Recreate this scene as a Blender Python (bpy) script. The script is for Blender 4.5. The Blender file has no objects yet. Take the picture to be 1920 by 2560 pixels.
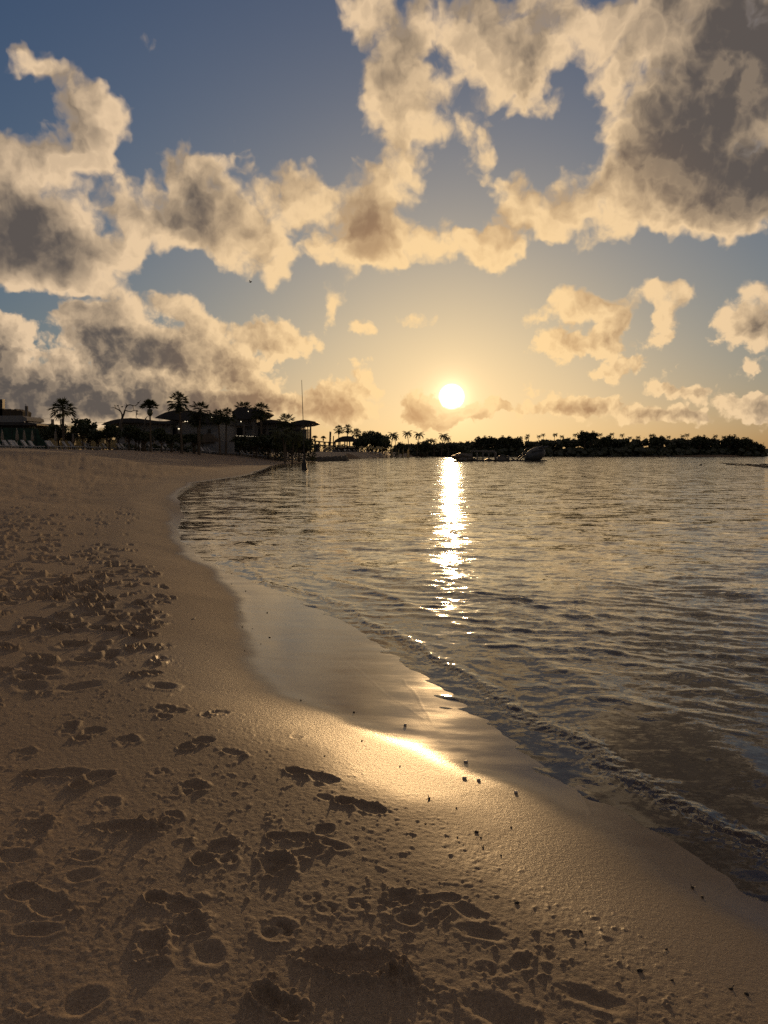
import bpy, bmesh, math, random
import numpy as np
from mathutils import Vector, Matrix

# ------------------------------------------------------------------ camera
R = math.radians
CAM_H = 1.75                      # metres above the still water
F = 1900.0                        # focal length in photo pixels (1920 x 2560)
PITCH = math.atan(147.0 / F)      # camera looks slightly down
sc = bpy.context.scene
cd = bpy.data.cameras.new("camera")
cam = bpy.data.objects.new("camera", cd)
sc.collection.objects.link(cam)
cd.sensor_fit = 'VERTICAL'
cd.sensor_height = 24.0
cd.lens = 24.0 * F / 2560.0
cd.clip_start = 0.05
cd.clip_end = 60000
cam.location = (0, 0, CAM_H)
cam.rotation_euler = (math.pi / 2 - PITCH, 0, 0)
sc.camera = cam


def azel(px, py):
    """photo pixel -> azimuth (right of +Y) and elevation, radians"""
    x = (px - 960) / F
    z = (1280 - py) / F
    cy, sy = math.cos(PITCH), math.sin(PITCH)
    Y = cy + z * sy
    Z = -sy + z * cy
    n = math.sqrt(x * x + Y * Y + Z * Z)
    return math.atan2(x, Y), math.asin(Z / n)


# ------------------------------------------------------------------ sun
SUN_AZ, SUN_EL = azel(1129, 992)
sd = bpy.data.lights.new("sun", 'SUN')
sd.energy = 2.0
sd.angle = R(0.53)
sd.color = (1.0, 0.62, 0.28)
sun = bpy.data.objects.new("sun", sd)
sc.collection.objects.link(sun)
sun_dir = Vector((math.sin(SUN_AZ) * math.cos(SUN_EL), math.cos(SUN_AZ) * math.cos(SUN_EL), math.sin(SUN_EL)))
sun.rotation_euler = sun_dir.to_track_quat('Z', 'Y').to_euler()
sun.location = (20, 200, 60)

# ------------------------------------------------------------------ exposure
vs = sc.view_settings
sc.display_settings.display_device = 'sRGB'
vs.view_transform = 'Standard'
vs.look = 'None'
vs.gamma = 1
vs.exposure = 0.0
sc.cycles.use_adaptive_sampling = True
sc.cycles.adaptive_threshold = 0.015
sc.cycles.max_bounces = 6
sc.cycles.diffuse_bounces = 2
sc.cycles.glossy_bounces = 3
sc.cycles.transmission_bounces = 3
sc.cycles.volume_bounces = 0
sc.cycles.transparent_max_bounces = 12
sc.cycles.sample_clamp_indirect = 4
sc.cycles.use_denoising = False
sc.cycles.denoiser = 'OPENIMAGEDENOISE'
sc.cycles.denoising_input_passes = 'RGB_ALBEDO_NORMAL'
sc.cycles.denoising_prefilter = 'ACCURATE'

# ------------------------------------------------------------------ node helper


class NT:
    def __init__(s, tree):
        s.t = tree
        s.N = tree.nodes
        s.L = tree.links

    def node(s, typ, **kw):
        n = s.N.new(typ)
        for k, v in kw.items():
            setattr(n, k, v)
        return n

    def put(s, sock, v):
        if isinstance(v, bpy.types.NodeSocket):
            s.L.new(v, sock)
        elif v is not None:
            if isinstance(v, (tuple, list)) and sock.type == 'RGBA' and len(v) == 3:
                v = (*v, 1)
            sock.default_value = v

    def m(s, op, a, b=None, c=None, clamp=False):
        n = s.node('ShaderNodeMath', operation=op, use_clamp=clamp)
        for i, v in enumerate((a, b, c)):
            if v is not None:
                s.put(n.inputs[i], v)
        return n.outputs[0]

    def v(s, op, a, b=None, c=None, scale=None):
        n = s.node('ShaderNodeVectorMath', operation=op)
        for i, x in enumerate((a, b, c)):
            if x is not None:
                s.put(n.inputs[i], x)
        if scale is not None:
            s.put(n.inputs['Scale'], scale)
        return n.outputs['Value'] if op in ('DOT_PRODUCT', 'LENGTH', 'DISTANCE') else n.outputs[0]

    def ramp(s, x, a, b, c=0.0, d=1.0, smooth=True):
        n = s.node('ShaderNodeMapRange', interpolation_type='SMOOTHSTEP' if smooth else 'LINEAR')
        n.clamp = True
        for i, q in enumerate((x, a, b, c, d)):
            s.put(n.inputs[i], q)
        return n.outputs[0]

    def mix(s, f, a, b, blend='MIX', clamp=False):
        n = s.node('ShaderNodeMix', data_type='RGBA', blend_type=blend)
        n.clamp_result = clamp
        n.clamp_factor = True
        s.put(n.inputs[0], f)
        s.put(n.inputs[6], a)
        s.put(n.inputs[7], b)
        return n.outputs[2]

    def mixf(s, f, a, b):
        n = s.node('ShaderNodeMix', data_type='FLOAT')
        s.put(n.inputs[0], f)
        s.put(n.inputs[2], a)
        s.put(n.inputs[3], b)
        return n.outputs[0]

    def noise(s, vec, scale, detail=4, rough=0.5, dim='3D', dist=0.0, lac=2.0):
        n = s.node('ShaderNodeTexNoise', noise_dimensions=dim)
        if vec is not None:
            s.put(n.inputs['Vector'], vec)
        s.put(n.inputs['Scale'], scale)
        s.put(n.inputs['Detail'], detail)
        s.put(n.inputs['Roughness'], rough)
        s.put(n.inputs['Lacunarity'], lac)
        s.put(n.inputs['Distortion'], dist)
        return n

    def xyz(s, x, y, z=0.0):
        n = s.node('ShaderNodeCombineXYZ')
        for i, q in enumerate((x, y, z)):
            s.put(n.inputs[i], q)
        return n.outputs[0]

    def sep(s, vec):
        n = s.node('ShaderNodeSeparateXYZ')
        s.put(n.inputs[0], vec)
        return n.outputs

    def colramp(s, x, stops, interp='EASE'):
        n = s.node('ShaderNodeValToRGB')
        n.color_ramp.interpolation = interp
        e = n.color_ramp.elements
        while len(e) < len(stops):
            e.new(0.5)
        for i, (p, c) in enumerate(stops):
            e[i].position = p
            e[i].color = (*c, 1)
        s.put(n.inputs[0], x)
        return n.outputs[0]


def lin(r, g, b):
    def f(c):
        c /= 255
        return c / 12.92 if c <= 0.04045 else ((c + 0.055) / 1.055) ** 2.4
    return (f(r), f(g), f(b))


# ------------------------------------------------------------------ sky
# Cloud layout: where the cumulus stand in the evening sky (azimuth, elevation),
# stored as a sum of products of curves so that it stays a node network.
CLOUDS = [  # x, y, rx, ry in a 1659-wide reading of the sky, weight
 # bank on the left
 (25,125,45,30,1),(95,140,62,36,1),(165,205,66,50,1),(215,250,52,66,1),(180,305,66,56,1),(205,290,60,60,1),(240,225,35,30,.6),(130,360,52,46,1),(195,345,45,36,1),
 (35,360,80,80,1),(85,430,120,80,1),(50,520,130,90,1),(150,500,130,90,1),(70,590,120,42,1),(200,570,100,50,1),
 (215,600,70,30,1),(262,432,38,36,1),(300,455,44,44,1),(280,505,50,60,1),(0,330,30,40,1),
 # middle bank
 (375,430,42,50,1),(420,390,42,50,1),(460,355,46,36,1),(520,335,20,42,.9),(420,500,76,56,1),(490,450,80,70,1),
 (560,510,90,62,1),(585,430,45,42,.9),(620,410,44,46,1),(650,385,28,30,1),(655,450,40,50,.9),(705,430,46,36,1),
 (600,590,40,22,.7),(650,545,60,36,1),(690,510,50,50,.9),(520,580,40,24,.9),
 (810,360,38,36,1),(865,375,48,32,1),(850,420,62,44,1),(820,480,66,60,1),(780,545,66,44,1),(850,550,50,40,1),(880,490,36,40,1),(750,500,36,46,.9),
 (940,535,52,38,1),(1010,550,60,34,1),(1050,515,46,30,1),(1085,545,30,26,1),(955,480,18,16,.7),(1000,505,24,20,.7),
 # great bank, top right
 (800,10,70,40,1),(820,60,80,60,1),(850,150,90,84,1),(830,210,60,70,1),(900,220,90,70,1),(880,290,46,40,.9),(1000,270,50,64,1),(1035,330,34,40,.9),
 (960,60,120,80,1),(1030,160,90,80,1),(1110,190,66,70,1),(1140,120,90,80,1),(1200,60,130,70,1),(1270,90,80,70,1),(1060,20,160,50,1),(1180,240,30,30,.5),
 (1400,40,180,100,1.2),(1560,80,180,160,1.3),(1440,200,130,110,1.2),(1600,240,160,160,1.3),(1400,300,110,80,1.2),(1500,330,160,100,1.3),
 (1290,400,76,60,1),(1235,375,38,36,1),(1340,440,100,56,1.1),(1460,440,120,52,1.1),(1600,420,100,70,1.2),(1575,505,36,36,.8),(1320,190,30,40,.8),
 (1045,390,24,14,.7),(1105,400,40,28,1),(1120,440,56,44,1),(1180,480,66,40,1),(1260,490,66,36,1),(1300,515,36,20,.7),
 # low left
 (125,670,40,26,.9),(200,665,76,42,1),(260,655,50,36,1),(255,720,110,42,1),(350,645,26,22,.8),(385,660,30,30,.8),(410,690,44,42,.9),(440,730,46,40,1),
 (310,765,120,46,1),(190,790,90,40,1),(430,780,80,46,1),(520,750,66,40,1),(590,725,60,42,1),(640,745,46,30,1),(350,810,180,36,1.1),(535,810,56,42,1),
 (0,705,56,46,1),(45,730,36,46,1),(20,780,56,34,1),(60,835,110,34,.95),(110,890,200,44,.95),(330,870,200,40,.9),(490,880,110,36,.9),(600,870,36,26,.7),
 (710,650,26,24,.8),(708,695,20,34,.7),(775,712,24,18,.8),(905,692,40,25,.75),(770,780,40,16,.6),(735,850,60,34,1),(780,840,30,30,.8),(710,890,70,40,1),(780,890,40,22,.8),
 (915,885,60,36,1),(895,860,34,22,.9),(945,915,50,18,.7),(1000,888,50,16,.8),(1075,880,50,15,.8),(1145,845,28,16,.8),(1160,880,40,12,.7),
 (1165,690,36,30,.9),(1225,650,34,36,1),(1200,740,46,36,.9),(1285,665,44,36,.9),(1330,700,36,40,.9),(1270,745,56,36,.95),(1350,790,48,22,.9),(1320,810,50,16,.8),(1360,640,30,22,.6),
 (1425,620,24,32,.9),(1460,640,28,26,.9),(1440,690,28,36,.9),(1425,740,24,24,.8),
 (1560,680,40,30,1),(1600,700,50,34,1),(1640,640,34,34,1),(1640,720,50,40,1),(1545,740,20,16,.6),(1612,803,30,18,.8),
 (1205,870,40,22,.9),(1260,880,50,18,.9),(1320,880,60,18,.9),(1400,890,70,14,.9),(1440,838,40,20,.9),(1490,850,50,14,.9),(1545,870,34,14,.9),(1480,895,100,12,.9),(1320,912,90,9,.8),(1520,912,80,9,.8),(1640,860,36,18,.9),(1630,895,44,22,.9),
]
HOLES = [(55,650,80,20,.9),(170,642,100,12,.6),(335,600,36,26,.8),(100,655,30,14,.6),(950,125,26,30,.7),(1075,235,12,18,.6),(1215,705,18,14,.8),(880,10,20,10,.3),(1270,250,46,80,.9),(1200,330,70,60,.8),(1130,30,20,14,.4),(1015,120,14,14,.4),(650,500,10,26,.4),(395,620,20,10,.3)]
DARK = [(50,490,110,70,.9),(130,560,130,36,.7),(200,290,40,26,.4),(425,430,50,60,.8),(470,370,36,30,.5),(440,510,50,36,.5),(540,530,60,30,.35),(810,500,46,60,.8),(790,550,56,30,.4),
 (1135,200,36,60,.6),(1560,190,150,170,1.1),(1640,80,90,120,.6),(1450,350,110,60,.8),(1580,440,100,80,.9),(1330,330,30,40,.3),(1130,120,50,60,.3),(1000,100,60,60,.2),(850,170,40,60,.25),
 (190,680,66,30,.8),(330,770,110,34,1),(250,740,80,26,.6),(540,810,50,36,.8),(10,770,60,40,.9),(60,850,160,40,1.2),(300,870,300,36,1.1),(560,880,90,34,.8),(590,740,40,18,.5),(430,690,26,18,.3),
 (735,875,60,30,.7),(915,890,50,28,.55),(1130,460,36,24,.3),(1040,545,50,14,.35),(1230,680,26,22,.5),(1310,690,26,26,.5),(1270,750,40,18,.5),(1440,690,16,26,.5),(1630,715,40,24,.8),(1350,800,30,10,.4),
 (1400,893,150,10,.8),(1225,878,40,12,.7),(1480,850,50,8,.6),(1640,870,36,20,.6),(1160,880,60,10,.5),(1145,850,20,8,.5)]
U0, U1, V0, V1 = R(-33), R(33), R(-1), R(34)
NU, NV = 180, 150


def blobs(lst, U, V, soft):
    keep = np.ones_like(U)
    for (x, y, rx, ry, w) in lst:
        if rx < 52:
            rx, ry, w = rx * 1.14, ry * 1.14, min(1, w * 1.12)
        a, e = azel(x * 1.15733, y * 1.15733)
        ax = azel((x + rx) * 1.15733, y * 1.15733)[0] - a
        ay = e - azel(x * 1.15733, (y + ry) * 1.15733)[1]
        q = ((U - a) / ax) ** 2 + ((V - e) / ay) ** 2
        keep *= 1 - np.clip(w, 0, .98) * np.exp(-(q / soft) ** 1.15)
    return 1 - keep


uu = np.linspace(U0, U1, NU)
vv = np.linspace(V0, V1, NV)
UG, VG = np.meshgrid(uu, vv)
DARKM = 1 - np.exp(-sum(w * np.exp(-(((UG - azel(x * 1.15733, y * 1.15733)[0]) / (rx * 1.15733 / F)) ** 2 +
                                    ((VG - azel(x * 1.15733, y * 1.15733)[1]) / (ry * 1.15733 / F)) ** 2)) for x, y, rx, ry, w in DARK) * 1.3)
MASK = blobs(CLOUDS, UG, VG, 1.0) * (1 - blobs(HOLES, UG, VG, 1.0)) + .45 * DARKM


def separable(nt, field, rank, u, v):
    """sum_k f_k(u) g_k(v) of a field on the (v,u) grid, three terms to each pair of curve nodes"""
    A, S, B = np.linalg.svd(field, full_matrices=False)
    acc = None
    nu, nv = 110, 100
    iu = np.linspace(0, 1, nu)
    iv = np.linspace(0, 1, nv)

    def curve(fs, inp, xs):
        n = nt.node('ShaderNodeRGBCurve')
        mp = n.mapping
        mp.use_clip = False
        for c, ys in zip(range(3), fs):
            cv = mp.curves[c]
            cv.points[0].location = (0, float(ys[0]))
            cv.points[1].location = (1, float(ys[-1]))
            for x, y in zip(xs[1:-1], ys[1:-1]):
                cv.points.new(float(x), float(y))
            for p in cv.points:
                p.handle_type = 'VECTOR'
        mp.extend = 'HORIZONTAL'
        mp.update()
        nt.put(n.inputs['Color'], inp)
        return n.outputs[0]
    for k in range(0, rank, 3):
        fu, fv, sc_ = [], [], []
        for j in range(k, k + 3):
            a = B[j]
            b = A[:, j]
            ma, mb = np.abs(a).max(), np.abs(b).max()
            # curves hold values in 0..1; -1..1 is unpacked by the multiply-add below
            fu.append(np.interp(iu, np.linspace(0, 1, NU), a / ma) * .5 + .5)
            fv.append(np.interp(iv, np.linspace(0, 1, NV), b / mb) * .5 + .5)
            sc_.append(S[j] * ma * mb)
        cu = curve(fu, u, iu)
        cv_ = curve(fv, v, iv)
        cu = nt.v('MULTIPLY_ADD', cu, tuple(2 * q for q in sc_), tuple(-q for q in sc_))
        cv_ = nt.v('MULTIPLY_ADD', cv_, (2, 2, 2), (-1, -1, -1))
        d = nt.v('DOT_PRODUCT', cu, cv_)
        acc = d if acc is None else nt.m('ADD', acc, d)
    return acc


world = bpy.data.worlds.new("World")
sc.world = world
world.use_nodes = True
nt = NT(world.node_tree)
nt.N.clear()
tc = nt.node('ShaderNodeTexCoord')
dirv = nt.v('NORMALIZE', tc.outputs['Generated'])
dx, dy, dz = nt.sep(dirv)
az = nt.m('ARCTAN2', dx, dy)
el = nt.m('ARCSINE', dz)
elp = nt.m('MAXIMUM', el, 0.0)
sky = nt.node('ShaderNodeTexSky', sky_type='NISHITA')
sky.sun_disc = False
sky.sun_elevation = SUN_EL
sky.sun_rotation = SUN_AZ
sky.altitude = 0
sky.air_density = 1.0
sky.dust_density = 1.5
sky.ozone_density = 4.0
SKYCOL = sky.outputs[0]
cosun = nt.v('DOT_PRODUCT', dirv, tuple(sun_dir))
theta = nt.m('ARCCOSINE', nt.m('MINIMUM', cosun, 0.999999))        # angle from the sun

# --- cloud density as a function of (az, el)
grp = bpy.data.node_groups.new("cloud_density", 'ShaderNodeTree')
gi = grp.interface
gi.new_socket("az", in_out='INPUT', socket_type='NodeSocketFloat')
gi.new_socket("el", in_out='INPUT', socket_type='NodeSocketFloat')
gi.new_socket("density", in_out='OUTPUT', socket_type='NodeSocketFloat')
g = NT(grp)
gin = g.node('NodeGroupInput')
gout = g.node('NodeGroupOutput')
ga, ge = gin.outputs[0], gin.outputs[1]
# one set of billows for the high clouds, a finer one for the far clouds near the horizon
hi = g.ramp(ge, R(5), R(15))
P = g.xyz(ga, ge, 0)


def two(fn):
    return fn(1.0), fn(2.1)


wA, wB = two(lambda k: g.noise(P, 22.0 * k, 3, .55, '2D').outputs['Color'])
wcol = g.mix(hi, g.v('SCALE', g.v('SUBTRACT', wB, (.5, .5, .5)), scale=1 / 2.1), g.v('SUBTRACT', wA, (.5, .5, .5)))
Pw = g.v('ADD', P, g.v('SCALE', wcol, scale=.030))
wx, wy, _ = g.sep(g.v('SCALE', wcol, scale=R(3.4)))
au = g.m('ADD', ga, wx)
av = g.m('ADD', ge, g.m('MULTIPLY', wy, 0.8))
un = g.m('DIVIDE', g.m('SUBTRACT', au, U0), U1 - U0, clamp=True)
vn = g.m('DIVIDE', g.m('SUBTRACT', av, V0), V1 - V0, clamp=True)
lay = separable(g, MASK, 36, un, vn)
generic = g.ramp(g.noise(P, 3.4, 2, .5, '2D').outputs[0], .34, .60)
side = g.m('MAXIMUM', g.ramp(g.m('ABSOLUTE', ga), R(29), R(36)), g.ramp(ge, R(29.5), R(36)))
lay = g.mixf(side, lay, generic)
nA, nB = two(lambda k: g.noise(Pw, 16.0 * k, 8, .52, '2D').outputs[0])
n1 = g.mixf(hi, nB, nA)


def vor(k):
    n = g.node('ShaderNodeTexVoronoi', voronoi_dimensions='2D', feature='F1')
    g.put(n.inputs['Vector'], Pw)
    n.inputs['Scale'].default_value = 30.0 * k
    n.inputs['Detail'].default_value = 2.5
    n.inputs['Roughness'].default_value = .55
    return n.outputs['Distance']


v1 = g.mixf(hi, *[two(vor)[i] for i in (1, 0)])
D = g.m('ADD', g.m('MULTIPLY', lay, 1.15), g.m('MULTIPLY', g.m('SUBTRACT', n1, .5), 1.9))
D = g.m('SUBTRACT', D, g.m('MULTIPLY', v1, .36))
D = g.m('SUBTRACT', D, 0.17)
g.L.new(D, gout.inputs[0])


def dens(a, e):
    n = nt.node('ShaderNodeGroup')
    n.node_tree = grp
    nt.put(n.inputs[0], a)
    nt.put(n.inputs[1], e)
    return n.outputs[0]


D0 = dens(az, el)
# one more reading a little nearer the sun: relief of the billows
ta = nt.m('SUBTRACT', SUN_AZ, az)
te = nt.m('SUBTRACT', SUN_EL, el)
tl = nt.m('SQRT', nt.m('ADD', nt.m('MULTIPLY', ta, ta), nt.m('ADD', nt.m('MULTIPLY', te, te), 1e-4)))
eps = nt.m('MULTIPLY', nt.m('ADD', elp, .25), R(2.6))
D1 = dens(nt.m('ADD', az, nt.m('MULTIPLY', nt.m('DIVIDE', ta, tl), eps)), nt.m('ADD', el, nt.m('MULTIPLY', nt.m('DIVIDE', te, tl), eps)))
alpha = nt.ramp(D0, 0.0, nt.mixf(nt.ramp(el, R(6), R(22)), .40, .70))
relief = nt.m('MAXIMUM', nt.m('MINIMUM', nt.m('MULTIPLY', nt.m('SUBTRACT', D0, D1), .95), .34), -.40)
un0 = nt.m('DIVIDE', nt.m('SUBTRACT', az, U0), U1 - U0, clamp=True)
vn0 = nt.m('DIVIDE', nt.m('SUBTRACT', el, V0), V1 - V0, clamp=True)
dark = separable(nt, DARKM, 18, un0, vn0)
thick = nt.ramp(D0, .05, .95, smooth=False)
# dense hearts of the clouds are grey; their ragged outline follows the billows
darkw = nt.ramp(nt.m('ADD', dark, nt.m('MULTIPLY', nt.m('SUBTRACT', D0, .80), .75)), .0, 1.25)
lit = nt.m('SUBTRACT', nt.m('ADD', 1.08, relief), nt.m('ADD', nt.m('MULTIPLY', thick, .58), nt.m('MULTIPLY', darkw, .66)))
lit = nt.m('MINIMUM', lit, 1.25)
lit = nt.m('MULTIPLY', nt.m('ADD', lit, nt.m('SQRT', nt.m('MULTIPLY_ADD', lit, lit, .07))), .5)     # soft foot: shaded bodies keep their modelling
near = nt.ramp(theta, R(2), R(30), 1.0, 0.0)                          # closeness to the sun
away = nt.ramp(theta, R(25), R(110), 0.0, 1.0)
near_d = nt.ramp(theta, R(2), R(24), 1.0, 0.0)
cdark = nt.mix(near_d, lin(90, 83, 79), lin(190, 146, 102))
cbright = nt.mix(near, lin(230, 200, 163), lin(255, 216, 156))
ccol = nt.mix(nt.ramp(lit, 0.08, 1.0, smooth=False), cdark, cbright)
ccol = nt.mix(away, ccol, nt.mix(1.0, ccol, (.50, .52, .62), 'MULTIPLY'))
# sky body
SKY_MAX = lin(255, 224, 166)
body = nt.v('DIVIDE', nt.v('MULTIPLY', SKYCOL, (.088, .088, .104)), SKY_MAX)       # the brightest air saturates to cream
bx, by, bz = nt.sep(body)
body = nt.v('MULTIPLY', nt.xyz(*[nt.m('SUBTRACT', 1.0, nt.m('EXPONENT', nt.m('MULTIPLY', q, -1.0))) for q in (bx, by, bz)]), SKY_MAX)
# low dusty air glows round the sun
au1 = nt.m('EXPONENT', nt.m('MULTIPLY', theta, -1 / R(14.0)))
au2 = nt.m('EXPONENT', nt.m('MULTIPLY', theta, -1 / R(2.0)))
glow = nt.v('ADD', nt.v('SCALE', (1.0, .56, .20), scale=nt.m('MULTIPLY', au1, .15)), nt.v('SCALE', (1.0, .70, .30), scale=nt.m('MULTIPLY', au2, .30)))
disc = nt.m('ADD', nt.ramp(theta, R(0.55), R(1.0), 1.0, 0.0), nt.m('MULTIPLY', nt.m('EXPONENT', nt.m('MULTIPLY', theta, -1 / R(.55))), .16))
discv = nt.v('SCALE', (1.0, .86, .56), scale=nt.m('MULTIPLY', disc, 14.0))
open_sky = nt.v('ADD', nt.v('ADD', body, glow), discv)
cl_col = nt.v('ADD', ccol, nt.v('ADD', nt.v('SCALE', glow, scale=.35), nt.v('SCALE', discv, scale=.35)))
amax = nt.m('MULTIPLY', alpha, .97)
final = nt.mix(amax, open_sky, cl_col)
bg = nt.node('ShaderNodeBackground')
nt.put(bg.inputs[0], final)
bg.inputs[1].default_value = 1.0
wo = nt.node('ShaderNodeOutputWorld')
nt.L.new(bg.outputs[0], wo.inputs[0])
world.cycles.sampling_method = 'MANUAL'
world.cycles.sample_map_resolution = 512

# ------------------------------------------------------------------ materials
def new_mat(name):
    m = bpy.data.materials.new(name)
    m.use_nodes = True
    n = NT(m.node_tree)
    n.N.clear()
    out = n.node('ShaderNodeOutputMaterial')
    return m, n, out


def principled(n, out, **kw):
    p = n.node('ShaderNodeBsdfPrincipled')
    for k, v in kw.items():
        n.put(p.inputs[k.replace('_', ' ')], v)
    n.L.new(p.outputs[0], out.inputs['Surface'])
    return p


def simple_mat(name, col, rough=.7, var=.25, scale=3.0, spec=.3, metallic=0.0):
    """painted / plastered / woody surface with a little grime"""
    m, n, out = new_mat(name)
    t = n.node('ShaderNodeTexCoord').outputs['Object']
    no = n.noise(t, scale, 5, .6).outputs[0]
    c = n.mix(n.ramp(no, .35, .7), tuple(q * (1 - var) for q in col), tuple(min(1, q * (1 + var)) for q in col))
    principled(n, out, Base_Color=c, Roughness=rough, Specular_IOR_Level=spec, Metallic=metallic)
    return m


# ------------------------------------------------------------------ numpy noise
rng = np.random.default_rng(7)


def _hash(ix, iy, seed):
    h = (ix.astype(np.int64) * 374761393 + iy.astype(np.int64) * 668265263 + seed * 974634777) & 0xffffffff
    h = ((h ^ (h >> 13)) * 1274126177) & 0xffffffff
    return ((h ^ (h >> 16)) & 0xffffff) / float(0xffffff)


def vnoise(x, y, seed=0):
    ix, iy = np.floor(x), np.floor(y)
    fx, fy = x - ix, y - iy
    fx = fx * fx * fx * (fx * (fx * 6 - 15) + 10)
    fy = fy * fy * fy * (fy * (fy * 6 - 15) + 10)
    a, b = _hash(ix, iy, seed), _hash(ix + 1, iy, seed)
    c, d = _hash(ix, iy + 1, seed), _hash(ix + 1, iy + 1, seed)
    return (a + (b - a) * fx) * (1 - fy) + (c + (d - c) * fx) * fy - .5


def fbm(x, y, octv=4, seed=0, gain=.5):
    s, a, f = 0, 1, 1
    for i in range(octv):
        c, q = math.cos(i * .7), math.sin(i * .7)
        s = s + a * vnoise((x * c - y * q) * f + 17.3 * i, (x * q + y * c) * f - 9.1 * i, seed + i)
        a *= gain
        f *= 2.03
    return s


def sstep(a, b, x):
    t = np.clip((x - a) / (b - a), 0, 1)
    return t * t * (3 - 2 * t)


# ------------------------------------------------------------------ the coast
COAST = [(5.2, -60), (4.2, -8), (3.3, -1), (2.7, .9), (2.15, 2.0), (1.6, 3.0), (1.07, 4.06), (.6, 5.5), (-.04, 7.3), (-.9, 9.2), (-1.9, 10.8),
         (-2.8, 12.6), (-3.9, 15.2), (-4.9, 18.5), (-5.5, 21), (-6.9, 25), (-7.7, 28.5), (-8.6, 34), (-11.0, 45), (-10.4, 58), (-12.5, 80),
         (-15.8, 108), (-15.2, 125), (-13.7, 134), (-12.6, 160), (-13, 178), (-12, 205), (-10, 239), (-4, 275), (2, 306), (9, 355), (20, 400),
         (60, 404), (110, 399), (150, 392), (180, 384), (190, 384), (196, 392), (203, 430), (190, 640), (-400, 1500), (-1500, 1500), (-1500, -700), (5.2, -700)]
BERM = [(6, -60), (3.6, -6), (2.5, .6), (1.95, 1.5), (1.28, 2.38), (1.05, 2.76), (.80, 3.18), (.46, 3.70), (.02, 4.14), (-.45, 4.52), (-.98, 5.15), (-1.45, 6.5),
        (-1.92, 8.7), (-2.7, 10.9), (-3.8, 13.2), (-4.75, 16), (-5.8, 19.5), (-6.5, 22), (-8.0, 26), (-8.9, 30), (-10, 36), (-12.4, 46), (-12.2, 58), (-15, 80), (-18, 110), (-30, 160), (-60, 300)]


def seg_dist(X, Y, pts, closed):
    d = np.full(X.shape, 1e12)
    sgn = np.zeros(X.shape)
    n = len(pts)
    for i in range(n if closed else n - 1):
        x0, y0 = pts[i]
        x1, y1 = pts[(i + 1) % n]
        dx, dy = x1 - x0, y1 - y0
        t = np.clip(((X - x0) * dx + (Y - y0) * dy) / (dx * dx + dy * dy), 0, 1)
        q = (X - x0 - t * dx) ** 2 + (Y - y0 - t * dy) ** 2
        m = q < d
        d = np.where(m, q, d)
        if not closed:
            sgn = np.where(m, np.sign(dx * (Y - y0) - dy * (X - x0)), sgn)
    d = np.sqrt(d)
    if closed:
        inside = np.zeros(X.shape, bool)
        for i in range(n):
            x0, y0 = pts[i]
            x1, y1 = pts[(i + 1) % n]
            if y0 == y1:
                continue
            c = ((y0 > Y) != (y1 > Y)) & (X < (x1 - x0) * (Y - y0) / (y1 - y0) + x0)
            inside ^= c
        return np.where(inside, d, -d)
    return d * sgn


def shore(X, Y):
    """signed distances: inland of the waterline, inland of the berm's edge"""
    near = sstep(60, 2, np.hypot(X, Y))
    wob = (fbm(X * .9, Y * .9, 3, 11) * .07 + fbm(X * .12, Y * .12, 2, 14) * .5) * sstep(0, 14, np.hypot(X, Y)) + fbm(X * 2.6, Y * 2.6, 2, 12) * .02 * near
    d0 = seg_dist(X, Y, COAST, True) + wob
    dw = seg_dist(X, Y, BERM, False) + fbm(X * .8, Y * .8, 2, 21) * .16
    return d0, dw


def base_height(X, Y):
    d0, dw = shore(X, Y)
    d0 = np.where(d0 > 0, d0 * (1 + 1.5 * sstep(190, 255, Y) * sstep(60, 20, X)), d0)
    land = np.interp(d0, [-400, -60, -12, -3, -1, 0, .6, 2, 5, 10, 14, 20, 30, 80, 400], [-6, -3.5, -1.3, -.38, -.085, 0, .022, .085, .26, 1.02, 1.65, 2.05, 2.2, 2.35, 3.0])
    far = sstep(20, 60, np.hypot(X, Y))
    z = land + .120 * sstep(-.42, .85, dw) * sstep(-1, .2, d0) * (1 - .5 * far)
    z = z + sstep(.3, 3, dw) * (fbm(X * .7, Y * .7, 3, 31) * .022 + fbm(X * .12, Y * .12, 3, 33) * .14)
    # sand spit and bar off the headland
    bar = np.exp(-((Y - (352 - .55 * (X - 110))) / 7) ** 2) * sstep(60, 95, X) * sstep(190, 150, X)
    z = np.maximum(z, -1.2 + 1.38 * bar)
    return z, d0, dw


def ground(x, y):
    return float(base_height(np.array([float(x)]), np.array([float(y)]))[0][0])


def polar_grid(rows_deg, h, half, dcol, coarse, rmin, rmax, full=True):
    t = np.arange(rows_deg[0], rows_deg[1], -rows_deg[2])
    r = h / np.tan(np.radians(t))
    r = r[r > rmin]
    r = np.concatenate([np.linspace(rmin * .35, r[0], 14)[:-1] if full else [], r])
    far = np.geomspace(r[-1], rmax, 70)[1:]
    r = np.concatenate([r, far])
    a = np.arange(-half, half + 1e-6, dcol)
    if full:
        out = np.arange(half + coarse, 360 - half, coarse)
        a = np.concatenate([a, out])
    a = np.radians(a)
    X = np.sin(a)[None, :] * r[:, None]
    Y = np.cos(a)[None, :] * r[:, None]
    return r, a, X, Y


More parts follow.
